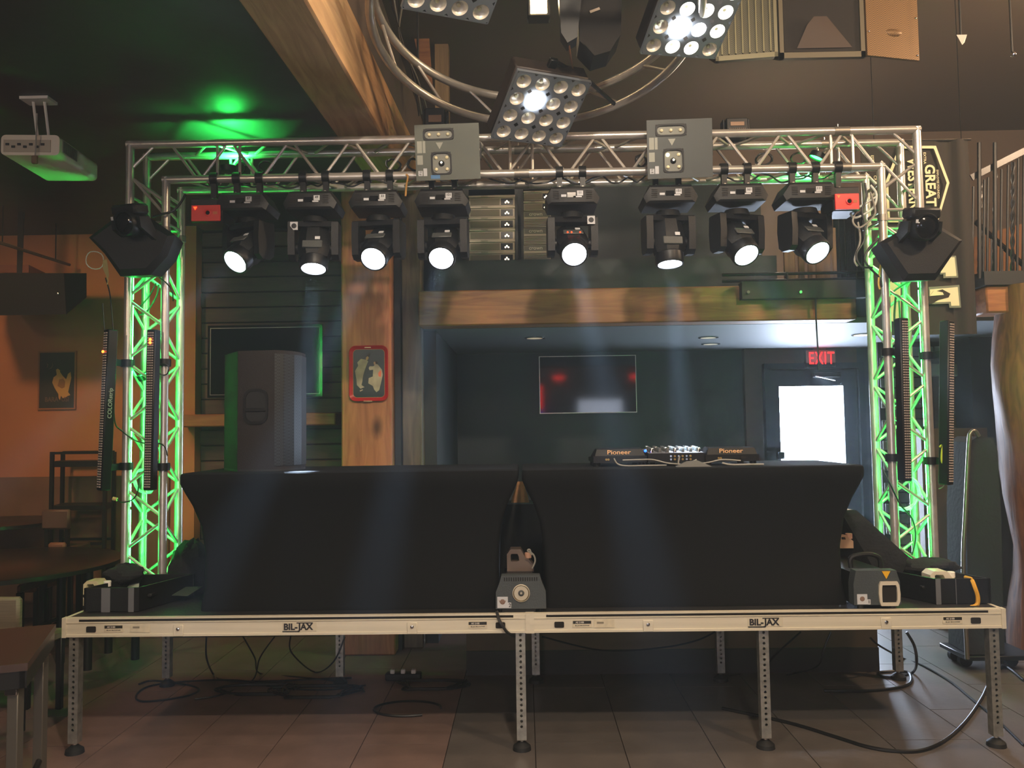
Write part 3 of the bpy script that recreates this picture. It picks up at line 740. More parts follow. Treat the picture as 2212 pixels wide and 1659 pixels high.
# ================================================================== LIGHTS ON THE TRUSS
mat('red_status', '#ff3a20', .4, emit=5, ecol='#ff3010')
lens_on = mat('lit_lens', '#ffffff', .2, emit=40, ecol='#e8f1ff')
num_plate = mat('number_plate', '#b9bcc0', .6)
CZ = ZT-TC                                            # front bottom chord height
def omega_clamp(parent, x, y, z, drop):
    mb = MB()
    M = Matrix.Translation((x, y, z)) @ Matrix.Rotation(PI/2, 4, 'Y')
    mb.frame(circ(CHR+.014, 16), circ(CHR+.001, 16), .044, M @ Matrix.Translation((0, 0, -.022)))
    mb.box((x, y, z-(drop+CHR)/2-.008), (.032, .034, drop-CHR+.004))
    c = obj('clamp', mb, blackm, parent)
    obj('bolt', MB().cyl((x, y-.016, z-drop+.02), (x, y-.03, z-drop+.02), .008, n=8), conn, c)
    return c
def moving_head(px, num, pan, tilt, label, target=None, power=2600, sticker=None, cone=5.5, reds=False):
    x = at(px, 378, TY).x; drop = .118
    o = V((x, TY, CZ-drop))
    t = thing('moving_head', label, 'moving light', o, group='moving heads under the truss')
    for s in (-.07, .07): omega_clamp(t, x+s, TY, CZ, drop)
    # base: flat box with flared grips at both ends
    mb = MB(); mb.m = Matrix.Translation(o)
    mb.hull([V((sx*.125, sy*.105, 0)) for sx in (-1, 1) for sy in (-1, 1)]+[V((sx*.162, sy*.115, -.075)) for sx in (-1, 1) for sy in (-1, 1)]+[V((sx*.145, sy*.12, -.112)) for sx in (-1, 1) for sy in (-1, 1)]+[V((sx*.125, -.13, -.02)) for sx in (-1, 1)]+[V((sx*.125, -.13, -.1)) for sx in (-1, 1)])
    b = obj('base', mb, black, t)
    fy = TY-.1312
    obj('display', MB().box((x-.006, fy, o.z-.058), (.05, .003, .03)), blackg, b)
    obj('maker_plate', MB().box((x-.052, fy, o.z-.062), (.03, .003, .014)), num_plate, b)
    np_ = obj('number_plate', MB().box((x+.045, fy, o.z-.048), (.036, .003, .03)), num_plate, b)
    text('number', num, .02, ink, np_, front(x+.045, fy-.002, o.z-.045), .0005, .02)
    obj('tape', MB().box((x+.03, fy, o.z-.069), (.05, .003, .008)), num_plate, b)
    for k in range(5):
        obj('vent', MB().box((x+.098, fy, o.z-.035-.011*k), (.035, .002, .004)), recess_k, b)
        obj('vent', MB().box((x-.098, fy, o.z-.035-.011*k), (.035, .002, .004)), recess_k, b)
    pv = o+V((0, 0, -.325))
    lp = None
    if target is not None:
        d = (V(target)-pv).normalized()
        pan = math.atan2(d.x, -d.y); tilt = math.asin(-d.z)
    PM = Matrix.Translation(pv) @ Matrix.Rotation(pan, 4, 'Z')
    mb = MB(); mb.m = PM
    mb.lathe([(.07, .188), (.085, .15)], n=24)
    mb.hull([V((sx*.148, sy*.062, .155)) for sx in (-1, 1) for sy in (-1, 1)]+[V((sx*.135, sy*.05, .125)) for sx in (-1, 1) for sy in (-1, 1)])
    yk = obj('yoke', mb, black, t)
    for s in (-1, 1):
        mb = MB(); mb.m = PM
        mb.prism([(-.062, .15), (.062, .15), (.07, .05), (.06, -.05), (.03, -.075), (-.03, -.075), (-.06, -.05), (-.068, .05)], .042, Matrix.Translation((s*.13-.021, 0, 0)) @ Matrix(((0, 0, 1, 0), (1, 0, 0, 0), (0, 1, 0, 0), (0, 0, 0, 1))))
        obj('arm', mb, black, yk)
    # head: local +z is the beam axis
    HM = PM @ Matrix.Rotation(PI/2, 4, 'X') @ Matrix.Rotation(-tilt, 4, 'X')
    HM = PM @ (V((0, -math.cos(tilt), -math.sin(tilt))).to_track_quat('Z', 'Y').to_matrix().to_4x4())
    mb = MB(); mb.m = HM
    oc = [[V((r*math.cos(PI/8+PI/4*j), r*.92*math.sin(PI/8+PI/4*j), z)) for j in range(8)] for r, z in ((.05, -.165), (.088, -.14), (.1, -.05), (.104, .03), (.09, .075))]
    mb.rings(oc); hd = obj('head', mb, black, t)
    mb = MB(); mb.m = HM; mb.lathe([(.078, .07), (.086, .078), (.086, .13), (.081, .142), (.072, .142), (.072, .12)], n=28)
    obj('lens_barrel', mb, blackm, hd)
    mb = MB(); mb.m = HM; mb.lathe([(.0715, .128), (.0715, .132), (.06, .139), (.035, .144), (.001, .146)], n=28)
    obj('lens', mb, lens_on, hd)
    mb = MB(); mb.m = HM; mb.box((.03, .093, -.02), (.03, .004, .02)); obj('sticker', mb, num_plate, hd)
    mb = MB(); mb.m = HM; mb.box((0, .09, .02), (.12, .01, .05), .004); obj('cover_plate', mb, dgrey, hd)
    for s in (-1, 1):
        mb = MB(); mb.m = HM; mb.cyl((s*.095, 0, 0), (s*.115, 0, 0), .035, n=14); obj('pivot', mb, blackm, hd)
    if reds:
        for k_ in (-.035, -.012, .04):
            mb = MB(); mb.m = HM; mb.ball((k_, .098, .04), .005, 8, 6); obj('status_led', mb, mat('red_status'), hd)
    if sticker:
        sp = obj('crest_sticker', MB().box(sticker, (.046, .002, .05)), num_plate, t)
        obj('crest', MB().lathe([(.016, 0), (.012, .001), (.004, .001)], front(sticker.x, sticker.y-.001, sticker.z), 12), ink, sp)
    l = bpy.data.lights.new('beam', 'SPOT'); l.energy = power; l.color = (.62, .78, 1); l.spot_size = math.radians(cone); l.spot_blend = .35; l.shadow_soft_size = .05
    lo = bpy.data.objects.new('beam', l); COL.objects.link(lo); lo.parent = t
    lo.matrix_local = WM[t].inverted() @ HM @ Matrix.Translation((0, 0, .16)) @ Matrix.Rotation(PI, 4, 'X')
    return t
rd = math.radians
moving_head(537, '07', rd(-27), rd(42), 'moving head beside the left red laser, beam turned down to the left')
moving_head(680, '49', 0, 0, 'moving head aimed at the loudspeaker on the left table', target=at(650, 1017, 4.50), power=4500, cone=6, sticker=at(635, 488, TY-.073))
moving_head(818, '33', rd(-9), rd(41), 'moving head in front of the orange post, third from the left')
moving_head(957, '101', rd(-3), rd(43), 'moving head under the left square light fixture')
moving_head(1233, '11', rd(3), rd(38), 'moving head with red status lights beside the right amplifier rack', reds=True, sticker=at(1277, 475, TY-.073))
moving_head(1440, '151', 0, 0, 'moving head aimed down at the mixer, under the right square fixture', target=at(1479, 968, 4.72), power=4500, cone=9)
moving_head(1588, '161', rd(18), rd(48), 'moving head second from the right, beam turned down to the right')
moving_head(1735, '111', rd(22), rd(44), 'moving head beside the right red laser, in front of the pale boards')

# ---- square pixel fixtures clamped on the beam front
eff_face = mat('grey_green_housing', '#4b5048', .45, .2, var=.06, vscale=6)
glass_led = mat('clear_led_lens', '#e4dcb8', .1, coat=.5)
led_hot = mat('warm_led_lit', '#fff3c8', .3, emit=9, ecol='#ffedb8')
def effect_light(px0, px1, py0, py1, label, face, hot, blue=False):
    Y = 4.80; a, b = at(px0, py0, Y), at(px1, py1, Y); w_, h_ = b.x-a.x, a.z-b.z
    cx_, cz_ = (a.x+b.x)/2, (a.z+b.z)/2
    t = thing('effect_light', label, 'effect light', (cx_, Y, b.z), (rd(0), 0, 0), 'square effect lights on the beam')
    M0 = Matrix.Translation((cx_, Y, cz_)) @ Matrix.Rotation(rd(7), 4, 'X') @ Matrix.Rotation(rd(-1), 4, 'Y')
    F = M0 @ FRONT
    mb = MB(); mb.m = M0
    c = .02
    mb.hull([V((sx*(w_/2-.004), .0, sz*(h_/2-c))) for sx in (-1, 1) for sz in (-1, 1)]+[V((sx*(w_/2-c), .0, sz*(h_/2-.004))) for sx in (-1, 1) for sz in (-1, 1)]+[V((sx*(w_/2-.03), .1, sz*(h_/2-.03))) for sx in (-1, 1) for sz in (-1, 1)])
    obj('body', mb, blackm, t)
    pl = rrect(w_, h_, c, 2)
    slot = rrect(w_*.47, h_*.2, h_*.06, 3, -w_*.13, h_*.32)
    sq = rrect(w_*.31, h_*.40, h_*.07, 3, -w_*.1, -h_*.2)
    # face plate with real cut-outs: strips around the two openings
    mb = MB(); d = .006
    xs = [-w_/2, -w_*.13-w_*.235, -w_*.13+w_*.235, w_/2]
    def strip(x0, x1, z0, z1):
        mb.box(((x0+x1)/2, 0, (z0+z1)/2), (x1-x0, d, z1-z0))
    mb.m = M0 @ Matrix.Translation((0, -.006, 0))
    s0, s1 = h_*.22, h_*.42; q0, q1 = -h_*.40, 0.0; qx0, qx1 = -w_*.255, w_*.055
    strip(-w_/2, w_/2, s1, h_/2); strip(-w_/2, xs[1], s0, s1); strip(xs[2], w_/2, s0, s1); strip(-w_/2, w_/2, q1, s0)
    strip(-w_/2, qx0, q0, q1); strip(qx1, w_/2, q0, q1); strip(-w_/2, w_/2, -h_/2, q0)
    fp = obj('face_plate', mb, face, t)
    for nm, po, pin, cxp, czp in (('slot_bezel', rrect(xs[2]-xs[1]+.004, s1-s0+.004, .018, 2), rrect(xs[2]-xs[1]-.016, s1-s0-.016, .022, 2), (xs[1]+xs[2])/2, (s0+s1)/2), ('square_bezel', rrect(qx1-qx0+.004, q1-q0+.004, .02, 2), rrect(qx1-qx0-.014, q1-q0-.014, .026, 2), (qx0+qx1)/2, (q0+q1)/2)):
        mb = MB(); mb.frame([(x+cxp, z+czp) for x, z in po], [(x+cxp, z+czp) for x, z in pin], .012, F); obj(nm, mb, blackm, fp)
    tray = mat('led_tray', '#6f7169', .35, .3)
    mb = MB(); mb.m = M0; mb.box(((xs[1]+xs[2])/2, .0, (s0+s1)/2), (xs[2]-xs[1], .004, s1-s0)); mb.box(((qx0+qx1)/2, .0, (q0+q1)/2), (qx1-qx0, .004, q1-q0)); obj('led_tray', mb, tray, t)
    for k in (-1, 0, 1):
        mb = MB(); mb.lathe([(.011, 0), (.0105, .006), (.006, .011), (.001, .012)], F @ Matrix.Translation(((xs[1]+xs[2])/2+k*w_*.145, (s0+s1)/2, .001)), 12); obj('led', mb, glass_led, t)
    for sx in (-1, 1):
        for sz in (-1, 1):
            mb = MB(); mb.lathe([(.011, 0), (.0105, .006), (.006, .011), (.001, .012)], F @ Matrix.Translation(((qx0+qx1)/2+sx*w_*.085, (q0+q1)/2+sz*h_*.105, .001)), 12)
            obj('led', mb, led_hot if hot and (sx, sz) == (-1, 1) else glass_led, t)
    mb = MB(); mb.lathe([(.018, 0), (.018, .004), (.012, .012), (.001, .015)], F @ Matrix.Translation(((qx0+qx1)/2, (q0+q1)/2, .001)), 16); ln = obj('centre_lens', mb, blackg, t)
    mb = MB(); mb.ball((0, 0, 0), .006, 8, 6); mb.v = [F @ (p+V(((qx0+qx1)/2, (q0+q1)/2+.004, .016))) for p in mb.v]; obj('glint_led', mb, led_hot, ln)
    sil = mat('silver_print', '#8f9288', .5)
    mb = MB(); mb.prism([(-.022, .018), (.022, .018), (0, -.022)], .001, F @ Matrix.Translation((-w_*.12, h_*.12, .0095))); obj('warning_triangle', mb, sil, t)
    for (cxp, czp, ww, hh, mm) in ((-w_*.43, h_*.1, .03, .07, sil), (-w_*.36, h_*.1, .016, .07, sil), (-w_*.43, -h_*.13, .034, .055, sil), (-w_*.355, -h_*.35, .022, .045, num_plate), (-w_*.43, -h_*.37, .026, .03, num_plate)):
        mb = MB(); mb.m = F; mb.box((cxp, czp, .0095), (ww, hh, .001)); obj('sticker', mb, mm, t)
    text('number', '19\n91' if blue else '07\n04', .014, ink, t, F @ Matrix.Translation((-w_*.43, -h_*.37, .0105)), .0004, .02)
    if blue:
        mb = MB(); mb.m = F; mb.box((-w_*.2, -h_*.44, .0095), (.055, .022, .001)); obj('blue_tape', mb, mat('blue_tape', '#4a78a8', .6), t)
    for s in (-1, 1):
        mb = MB(); x = cx_+s*.1
        mb.frame(circ(CHR+.012, 14), circ(CHR+.001, 14), .035, Matrix.Translation((x, TY, ZT)) @ Matrix.Rotation(PI/2, 4, 'Y') @ Matrix.Translation((0, 0, -.0175)))
        mb.box((x, (Y+.08+TY)/2, ZT+.0), (.03, .04, .03)); obj('clamp', mb, blackm, t)
    # side bracket plate with slots
    mb = MB(); mb.m = M0; mb.box((w_/2+.004, .04, h_*.02), (.006, .06, h_*.3)); obj('side_bracket', mb, blackm, t)
    return t
effect_light(897, 1037, 272, 386, 'grey-green square effect light on the left of the beam, blue tape below', eff_face, False, True)
effect_light(1396, 1540, 262, 382, 'charcoal square effect light on the right of the beam, one reflector lit', mat('charcoal_effect_face', '#3b4040', .45, .2), True)
# small fixtures standing on the beam behind them
for px0, px1, py0, py1, lab in ((912, 968, 234, 300, 'small black louvred blinder standing on the beam behind the left square light'), (1562, 1622, 256, 290, 'small black louvred blinder standing on the beam right of the right square light')):
    Yb = TY+.14; a, b = at(px0, py0, Yb), at(px1, py1, Yb); cx_ = (a.x+b.x)/2; zb = ZT+CHR
    t = thing('blinder', lab, 'stage light', (cx_, Yb, zb))
    w_, h_ = b.x-a.x, a.z-zb
    obj('housing', MB().box((cx_, Yb+.05, zb+h_/2), (w_*.8, .12, h_), .006), blackm, t)
    for s in (-1, 1): obj('yoke_arm', MB().box((cx_+s*w_*.46, Yb+.05, zb+h_/2), (.012, .07, h_), .003), blackm, t)
    obj('name_plate', MB().box((cx_, Yb-.012, zb+h_*.68), (w_*.5, .004, h_*.2)), mat('tan_plate', '#8a6b50', .5), t)
    for k in range(9): obj('louvre', MB().box((cx_-w_*.28+w_*.07*k, Yb-.012, zb+h_*.28), (w_*.025, .004, h_*.34)), mat('brown_louvre', '#6a5240', .5), t)
# ---- red lasers
red_p = mat('red_laser_face', '#c8302c', .4, emit=.12, ecol='#ff2a20')
red_p2 = mat('dark_red_laser_face', '#a02420', .4, emit=.06, ecol='#ff2a20')
for (a0, b0, a1, b1, lab, m_, rim) in ((414, 444, 476, 477, 'dim red-faced laser box at the left end of the beam', red_p2, 0), (1803, 419, 1856, 452, 'bright red-faced laser box at the right end of the beam', red_p, 1)):
    Yl = 4.80; a, b = at(a0, b0, Yl), at(a1, b1, Yl); cx_, cz_ = (a.x+b.x)/2, (a.z+b.z)/2; w_, h_ = b.x-a.x, a.z-b.z
    t = thing('laser', lab, 'laser', (cx_, Yl+.1, b.z), group='red lasers on the beam')
    obj('housing', MB().box((cx_, Yl+.11, cz_+.02), (w_+.02, .2, h_+.05), .006), blackm, t)
    fp = obj('face', MB().box((cx_, Yl, cz_), (w_, .012, h_), .002), m_, t)
    obj('aperture_ring', MB().lathe([(.02, 0), (.021, .006), (.014, .008), (.012, .002)], front(cx_+w_*.08, Yl-.006, cz_), 16), m_, fp)
    obj('aperture', MB().lathe([(.013, 0), (.012, .004)], front(cx_+w_*.08, Yl-.006, cz_), 14), blackg, fp)
    mb = MB(); mb.prism([(-.011, .009), (.011, .009), (0, -.01)], .002, front(cx_-w_*.36, Yl-.0065, cz_+h_*.3)); obj('status_light', mb, mat('red_status', '#ff3a20', .4, emit=5 if 1 else 0, ecol='#ff3010'), fp)
    obj('label', MB().box((cx_+w_*.33, Yl-.0065, cz_), (w_*.16, .001, h_*.18)), mat('faded_laser_label', '#b0603a', .6), fp)
    omega_clamp(t, cx_+.0, TY, CZ, CZ-(cz_+.02+h_/2+.025))

# ---- big moving heads outside the towers
def side_head(pts, Yf, depth, hx, hy, label, plate, tilt, clampx):
    P = [at(x, y, Yf) for x, y in pts]
    cx_ = sum(p.x for p in P)/len(P); cz_ = sum(p.z for p in P)/len(P)
    t = thing('large_moving_head', label, 'moving light', (cx_, Yf+depth/2, min(p.z for p in P)), group='large moving heads on the towers')
    body = [p for p in P]; back = [V((cx_+(p.x-cx_)*.9, Yf+depth, cz_+(p.z-cz_)*.88)) for p in P]
    mid = [V((cx_+(p.x-cx_)*.86, Yf-.03, cz_+(p.z-cz_)*.8)) for p in P]
    mb = MB(); mb.rings([mid, body, back]); b = obj('base', mb, black, t)
    hp = at(hx, hy, Yf-.11)
    mb = MB(); d = V((math.sin(tilt)*.5, -1, -.25)).normalized()
    HMx = Matrix.Translation(hp) @ d.to_track_quat('Z', 'Y').to_matrix().to_4x4()
    mb.m = HMx; mb.lathe([(.05, -.13), (.075, -.1), (.08, -.02), (.078, .03), (.07, .045), (.064, .045), (.062, .03)], n=24); hd = obj('head', mb, blackm, t)
    mb = MB(); mb.m = HMx; mb.lathe([(.0615, .031), (.045, .042), (.02, .047), (.001, .048)], n=24); obj('lens', mb, blackg, hd)
    mb = MB(); mb.m = HMx; mb.box((0, .075, -.03), (.17, .06, .12), .012); obj('top_shell', mb, black, hd)
    mb = MB(); mb.m = HMx; mb.box((-.065, .03, .046), (.014, .02, .003)); obj('sticker', mb, num_plate, hd)
    for s in (-1, 1):
        mb = MB(); mb.m = HMx; mb.hull([V((s*.085, sy*.03+.0, z)) for sy in (-1, 1) for z in (-.06, .02)]+[V((s*.1, sy*.03, z)) for sy in (-1, 1) for z in (-.06, .02)]+[V((s*.1, -.1+sy*.02, -.11)) for sy in (-1, 1)]+[V((s*.07, -.1+sy*.02, -.11)) for sy in (-1, 1)]); obj('yoke_arm', mb, black, t)
    for (zc_) in (cz_+.06, cz_-.1):
        mb = MB(); mb.frame(circ(CHR+.014, 14), circ(CHR+.001, 14), .04, Matrix.Translation((clampx, TY, zc_-.02)))
        mb.hull([V((clampx+sx*.018, TY-CHR-.01, zc_+sz*.016)) for sx in (-1, 1) for sz in (-1, 1)]+[V((clampx+sx*.018, Yf+depth-.01, zc_+sz*.016)) for sx in (-1, 1) for sz in (-1, 1)])
        obj('clamp', mb, blackm, t)
    return t
side_head([(192, 513), (249, 470), (312, 462), (379, 508), (362, 553), (325, 594), (260, 597), (226, 548)], 4.68, .17, 277, 482, 'large black moving head clamped outside the left tower', 0, -.6, XLo)
side_head([(1899, 524), (1955, 492), (2032, 490), (2079, 519), (2020, 605), (1952, 607)], 4.68, .17, 1994, 490, 'large black moving head clamped outside the right tower', 0, .2, XRo)

# ---- LED pixel battens on the towers
led_px = mat('led_pixel', '#9b8f86', .25)
led_red = mat('lit_red_pixel', '#ff5a20', .3, emit=14, ecol='#ff4a14')
def pixel_batten(p_top, p_bot, Y, wpx, face_yaw, label, chord, side_text=False, reds=(), side=None):
    a, b = at(*p_top, Y), at(*p_bot, Y); L = (a-b).length; d = (a-b).normalized()
    t = thing('pixel_batten', label, 'LED batten', b, group='LED pixel battens')
    M = Matrix.Translation(b) @ V((d.x, d.y, d.z)).to_track_quat('Z', 'Y').to_matrix().to_4x4()
    # build an upright frame: local z along batten, -y toward the viewer
    zx = V((math.cos(face_yaw), math.sin(face_yaw), 0)); zx = (zx-d*zx.dot(d)).normalized(); zy = d.cross(zx)
    M = Matrix(((zx.x, zy.x, d.x, b.x), (zx.y, zy.y, d.y, b.y), (zx.z, zy.z, d.z, b.z), (0, 0, 0, 1)))
    w_ = .058
    mb = MB(); mb.m = M; mb.box((0, .03, L/2), (w_, .06, L), .006); bd = obj('housing', mb, blackm, t)
    mb = MB(); mb.m = M; n = 62
    for k in range(n):
        for c_ in (-1, 0, 1):
            mb.box((c_*.0135, -.002, .015+(L-.03)*(k+.5)/n), (.009, .005, (L-.03)/n*.55))
    px_ = obj('pixel_strip', mb, led_px, t); px_['kind'] = 'stuff'
    for (fr, c_) in reds:
        mb = MB(); mb.m = M; mb.ball((c_*.0135, -.005, L*fr), .008, 8, 6); obj('lit_pixel', mb, led_red, px_)
    if side_text:
        text('lettering', 'COLORstrip', .034, mat('green_grey_print', '#8c9a86', .6), bd, M @ Matrix.Translation((w_/2+.0008, .03, L*.54)) @ Matrix(((0, 0, 1, 0), (0, -1, 0, 0), (1, 0, 0, 0), (0, 0, 0, 1))), .0004, .01, xs=1)
    for fr in (.14, .8):
        c = a.lerp(b, 1-fr); z = c.z
        mb = MB(); mb.frame(circ(CHR+.014, 14), circ(CHR+.001, 14), .045, Matrix.Translation((chord, TY, z-.022)))
        s = 1 if c.x > chord else -1
        back = M @ V((0, .06, L*fr))
        mb.hull([V((chord+s*(CHR+.004), TY+sy*.016, z+sz*.02)) for sy in (-1, 1) for sz in (-1, 1)]+[V((back.x, back.y+sy*.012, back.z+sz*.02)) for sy in (-1, 1) for sz in (-1, 1)])
        obj('bracket', mb, blackm, t)
    return t
pixel_batten((229, 711), (213, 1060), 4.75, 20, rd(-36), 'leftmost LED pixel batten, leaning outside the left tower', XLo, True, ((.86, -1),))
pixel_batten((326, 711), (318, 1060), 4.80, 22, rd(-8), 'LED pixel batten in front of the left tower with two lit red pixels', XLo+TC, False, ((.935, 0), (.915, 0)))
pixel_batten((1954, 686), (1962, 1040), 4.80, 22, rd(12), 'LED pixel batten in front of the right tower', XRo-TC)
pixel_batten((2056, 692), (2054, 1048), 4.75, 18, rd(30), 'rightmost LED pixel batten, outside the right tower', XRo)

# ---- green uplights: two per tower and two in the beam
green = (.03, 1, .12)
TAPE = 95
led_green = mat('lit_green_led', '#30ff60', .3, emit=30, ecol='#20ff50')
def green_par(loc, direction, power, label, cone=100, size=.03):
    loc = V(loc); d = V(direction).normalized()
    t = thing('green_led_par', label, 'LED light', loc, group='green LED lights in the truss')
    M = Matrix.Translation(loc) @ d.to_track_quat('Z', 'Y').to_matrix().to_4x4()
    mb = MB(); mb.m = M; mb.lathe([(.03, -.02), (.048, -.015), (.052, .02), (.046, .02), (.045, .008)], n=18); obj('can', mb, blackm, t)
    mb = MB(); mb.m = M; mb.lathe([(.0445, .007), (.0445, .011)], n=18); obj('lens', mb, led_green, t)
    l = bpy.data.lights.new('glow', 'SPOT'); l.energy = power; l.color = green; l.spot_size = rd(cone); l.spot_blend = .6; l.shadow_soft_size = size
    lo = bpy.data.objects.new('glow', l); COL.objects.link(lo); lo.parent = t
    lo.matrix_local = WM[t].inverted() @ M @ Matrix.Translation((0, 0, .03)) @ Matrix.Rotation(PI, 4, 'X')
    return t
cyT = TY+TC/2
for xo, s, nm in ((XLo, 1, 'left'), (XRo, -1, 'right')):
    xc = xo+s*TC/2
    green_par((xc, cyT, SH+.06), (0, 0, 1), 22, 'green LED uplight on the base plate inside the %s tower' % nm, 60)
    green_par((xc, cyT+.04, ZT-.60), (0, 0, -1), 16, 'assumed green LED light pointing down at the top of the %s tower' % nm, 70)  # assumed lamp, set at the top for more even green
    # unseen LED tape added for the green glow, behind the two front chords
    for k, x in enumerate((xo, xo+s*TC)):
        t = thing('added_led_tape', 'added green LED tape along the back of the %s front chord of the %s tower' % (('outer', 'inner')[k], nm), 'LED tape', (x, TY+CHR, SH+.1), group='added green LED tapes in the towers')
        for q in range(5):
            z0_, z1_ = SH+.1+q*.42, SH+.1+q*.42+.4
            sd_ = s if k == 0 else -s
            mb = MB(); mb.box((x+sd_*(CHR+.0018)*.707, TY+(CHR+.0018)*.707, (z0_+z1_)/2), (.010, .003, .4), rot=(0, 0, -sd_*PI/4))
            obj('tape_section', mb, mat('added_tape_lit', '#20ff50', .4, emit=TAPE, ecol=(.03, 1, .12)), t)
xg = at(493, 320, TY+.1).x
green_par((xg, cyT, ZT-.13), (0, 0, 1), 60, 'green LED light in the left end of the beam, shining at the ceiling', 150)
green_par((XLo+.06, cyT, 2.02), V((-2.72, 4.58, 3.16))-V((XLo+.06, cyT, 2.02)), 60, 'assumed green LED light inside the left tower aimed at the projector', 26)  # assumed lamp, added for the green light under the projector
xg = at(1768, 320, TY+.1).x
green_par((xg, cyT, ZT-.11), (-.3, .1, -.6), 55, 'green LED light in the right end of the beam', 120)

# ================================================================== ABOVE THE STAGE
refl = mat('satin_reflector', '#e6e2d6', .36, .25)
lamp_w = mat('lit_cob', '#ffffff', .2, emit=60, ecol='#f2f6ff')
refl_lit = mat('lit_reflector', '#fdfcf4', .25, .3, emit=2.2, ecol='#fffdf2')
panel_face = mat('slate_panel', '#6a717a', .5, .1)
def matrix_panel(corner, which, Y, lit, label, power, a=V((.909, .391, -.142)), b=V((-.336, .492, -.803)), size=.455, glow=()):
    """4x4 reflector panel; corner pixel given for one named corner"""
    p = at(corner[0], corner[1], Y)
    vf = (p-C0).normalized(); vu = (CU-vf*CU.dot(vf)).normalized(); vr = vf.cross(vu)
    a = vr*a.x+vu*a.z+vf*a.y; b = vr*b.x+vu*b.z+vf*b.y                             # tilts are given relative to the line of sight
    a = a.normalized(); b = (b-a*b.dot(a)).normalized(); n = a.cross(b)           # n points away from the viewer
    tl = p-{'tl': V(), 'tr': a, 'bl': b, 'br': a+b}[which]*size if which != 'tl' else p
    M = Matrix(((a.x, -b.x, -n.x, tl.x), (a.y, -b.y, -n.y, tl.y), (a.z, -b.z, -n.z, tl.z), (0, 0, 0, 1)))   # x right, y up, z to viewer, origin top-left
    if n.y < 0: M = M @ Matrix.Diagonal((1, 1, -1, 1))
    c = M @ V((size/2, -size/2, 0))
    t = thing('matrix_panel', label, 'LED panel', c, group='matrix panels on the ring')
    s = size; g = s/4
    mb = MB(); mb.m = M; mb.box((s/2, -s/2, -.088), (s, s, .1), .008); obj('housing', mb, mat('brown_black_case', '#2a211d', .5, .2), t)
    # face plate with sixteen round openings
    mb = MB(); mb.m = M; nseg = 20; r = g*.37
    for i in range(4):
        for j in range(4):
            cx_, cy_ = g*(i+.5), -g*(j+.5)
            sq = []
            for k in range(nseg):
                an = 2*PI*k/nseg; cs, sn = math.cos(an), math.sin(an); q = g/2/max(abs(cs), abs(sn)); sq.append(V((cx_+q*cs, cy_+q*sn, 0)))
            ci = [V((cx_+r*math.cos(2*PI*k/nseg), cy_+r*math.sin(2*PI*k/nseg), 0)) for k in range(nseg)]
            mb.add(sq+ci, [(k, (k+1) % nseg, nseg+(k+1) % nseg, nseg+k) for k in range(nseg)])
    mb.box((s/2, -.0, -.01), (s, .006, .02)); mb.box((s/2, -s, -.01), (s, .006, .02)); mb.box((0, -s/2, -.01), (.006, s, .02)); mb.box((s, -s/2, -.01), (.006, s, .02))
    obj('face_plate', mb, panel_face, t)
    for i in range(4):
        for j in range(4):
            Mc = M @ Matrix.Translation((g*(i+.5), -g*(j+.5), 0))
            on = (i, j) in lit
            cup = MB().lathe([(r, 0), (r*.93, -.012), (r*.72, -.024), (r*.4, -.03), (.004, -.031)], Mc, 20, False)
            ro = obj('reflector', cup, refl_lit if (on or (i, j) in glow) else refl, t)
            ch = MB().lathe([(r*.96, -.004), (r*.6, .006), (.001, .009)], Mc, 18) if on else MB().lathe([(.011, -.028), (.009, -.02), (.001, -.018)], Mc, 12)
            obj('emitter', ch, lamp_w if on else glass_led, ro)
    mb = MB(); mb.m = M; mb.box((s/2, .02, -.09), (.05, .06, .03), .004); obj('hook', mb, blackm, t)
    up = M @ V((s/2, .04, -.09))
    ang = math.atan2(up.y-RCy, up.x-RCx); rp = RM @ V((RR*math.cos(ang), RR*math.sin(ang), 0))
    obj('hanger_arm', MB().tube([up, up.lerp(rp, .5)+V((0, 0, .03)), rp], .012, 8), blackm, t)
    if power:
        l = bpy.data.lights.new('cob_light', 'SPOT'); l.energy = power; l.color = (.95, .97, 1); l.spot_size = rd(120); l.spot_blend = .8; l.shadow_soft_size = .04
        lo = bpy.data.objects.new('cob_light', l); COL.objects.link(lo); lo.parent = t
        i, j = sorted(lit)[0]
        lo.matrix_local = WM[t].inverted() @ M @ Matrix.Translation((g*(i+.5), -g*(j+.5), .03))
    return t
matrix_panel((1119, 153), 'tl', 4.30, {(1, 1)}, 'slate matrix panel of sixteen reflectors in front of the beam, one lit', 14, size=.452)
matrix_panel((1053, 52), 'br', 4.05, set(), 'unlit matrix panel cut by the top edge, left side of the ring', 0, size=.455)
matrix_panel((1544, 127), 'br', 4.45, {(1, 2), (2, 2)}, 'brightly lit matrix panel cut by the top edge, right side of the ring', 18, a=V((.87, .45, -.135)), b=V((-.44, .45, -.75)), size=.44, glow={(3, 1), (2, 1), (3, 2), (2, 3), (1, 1), (3, 0), (1, 3)})
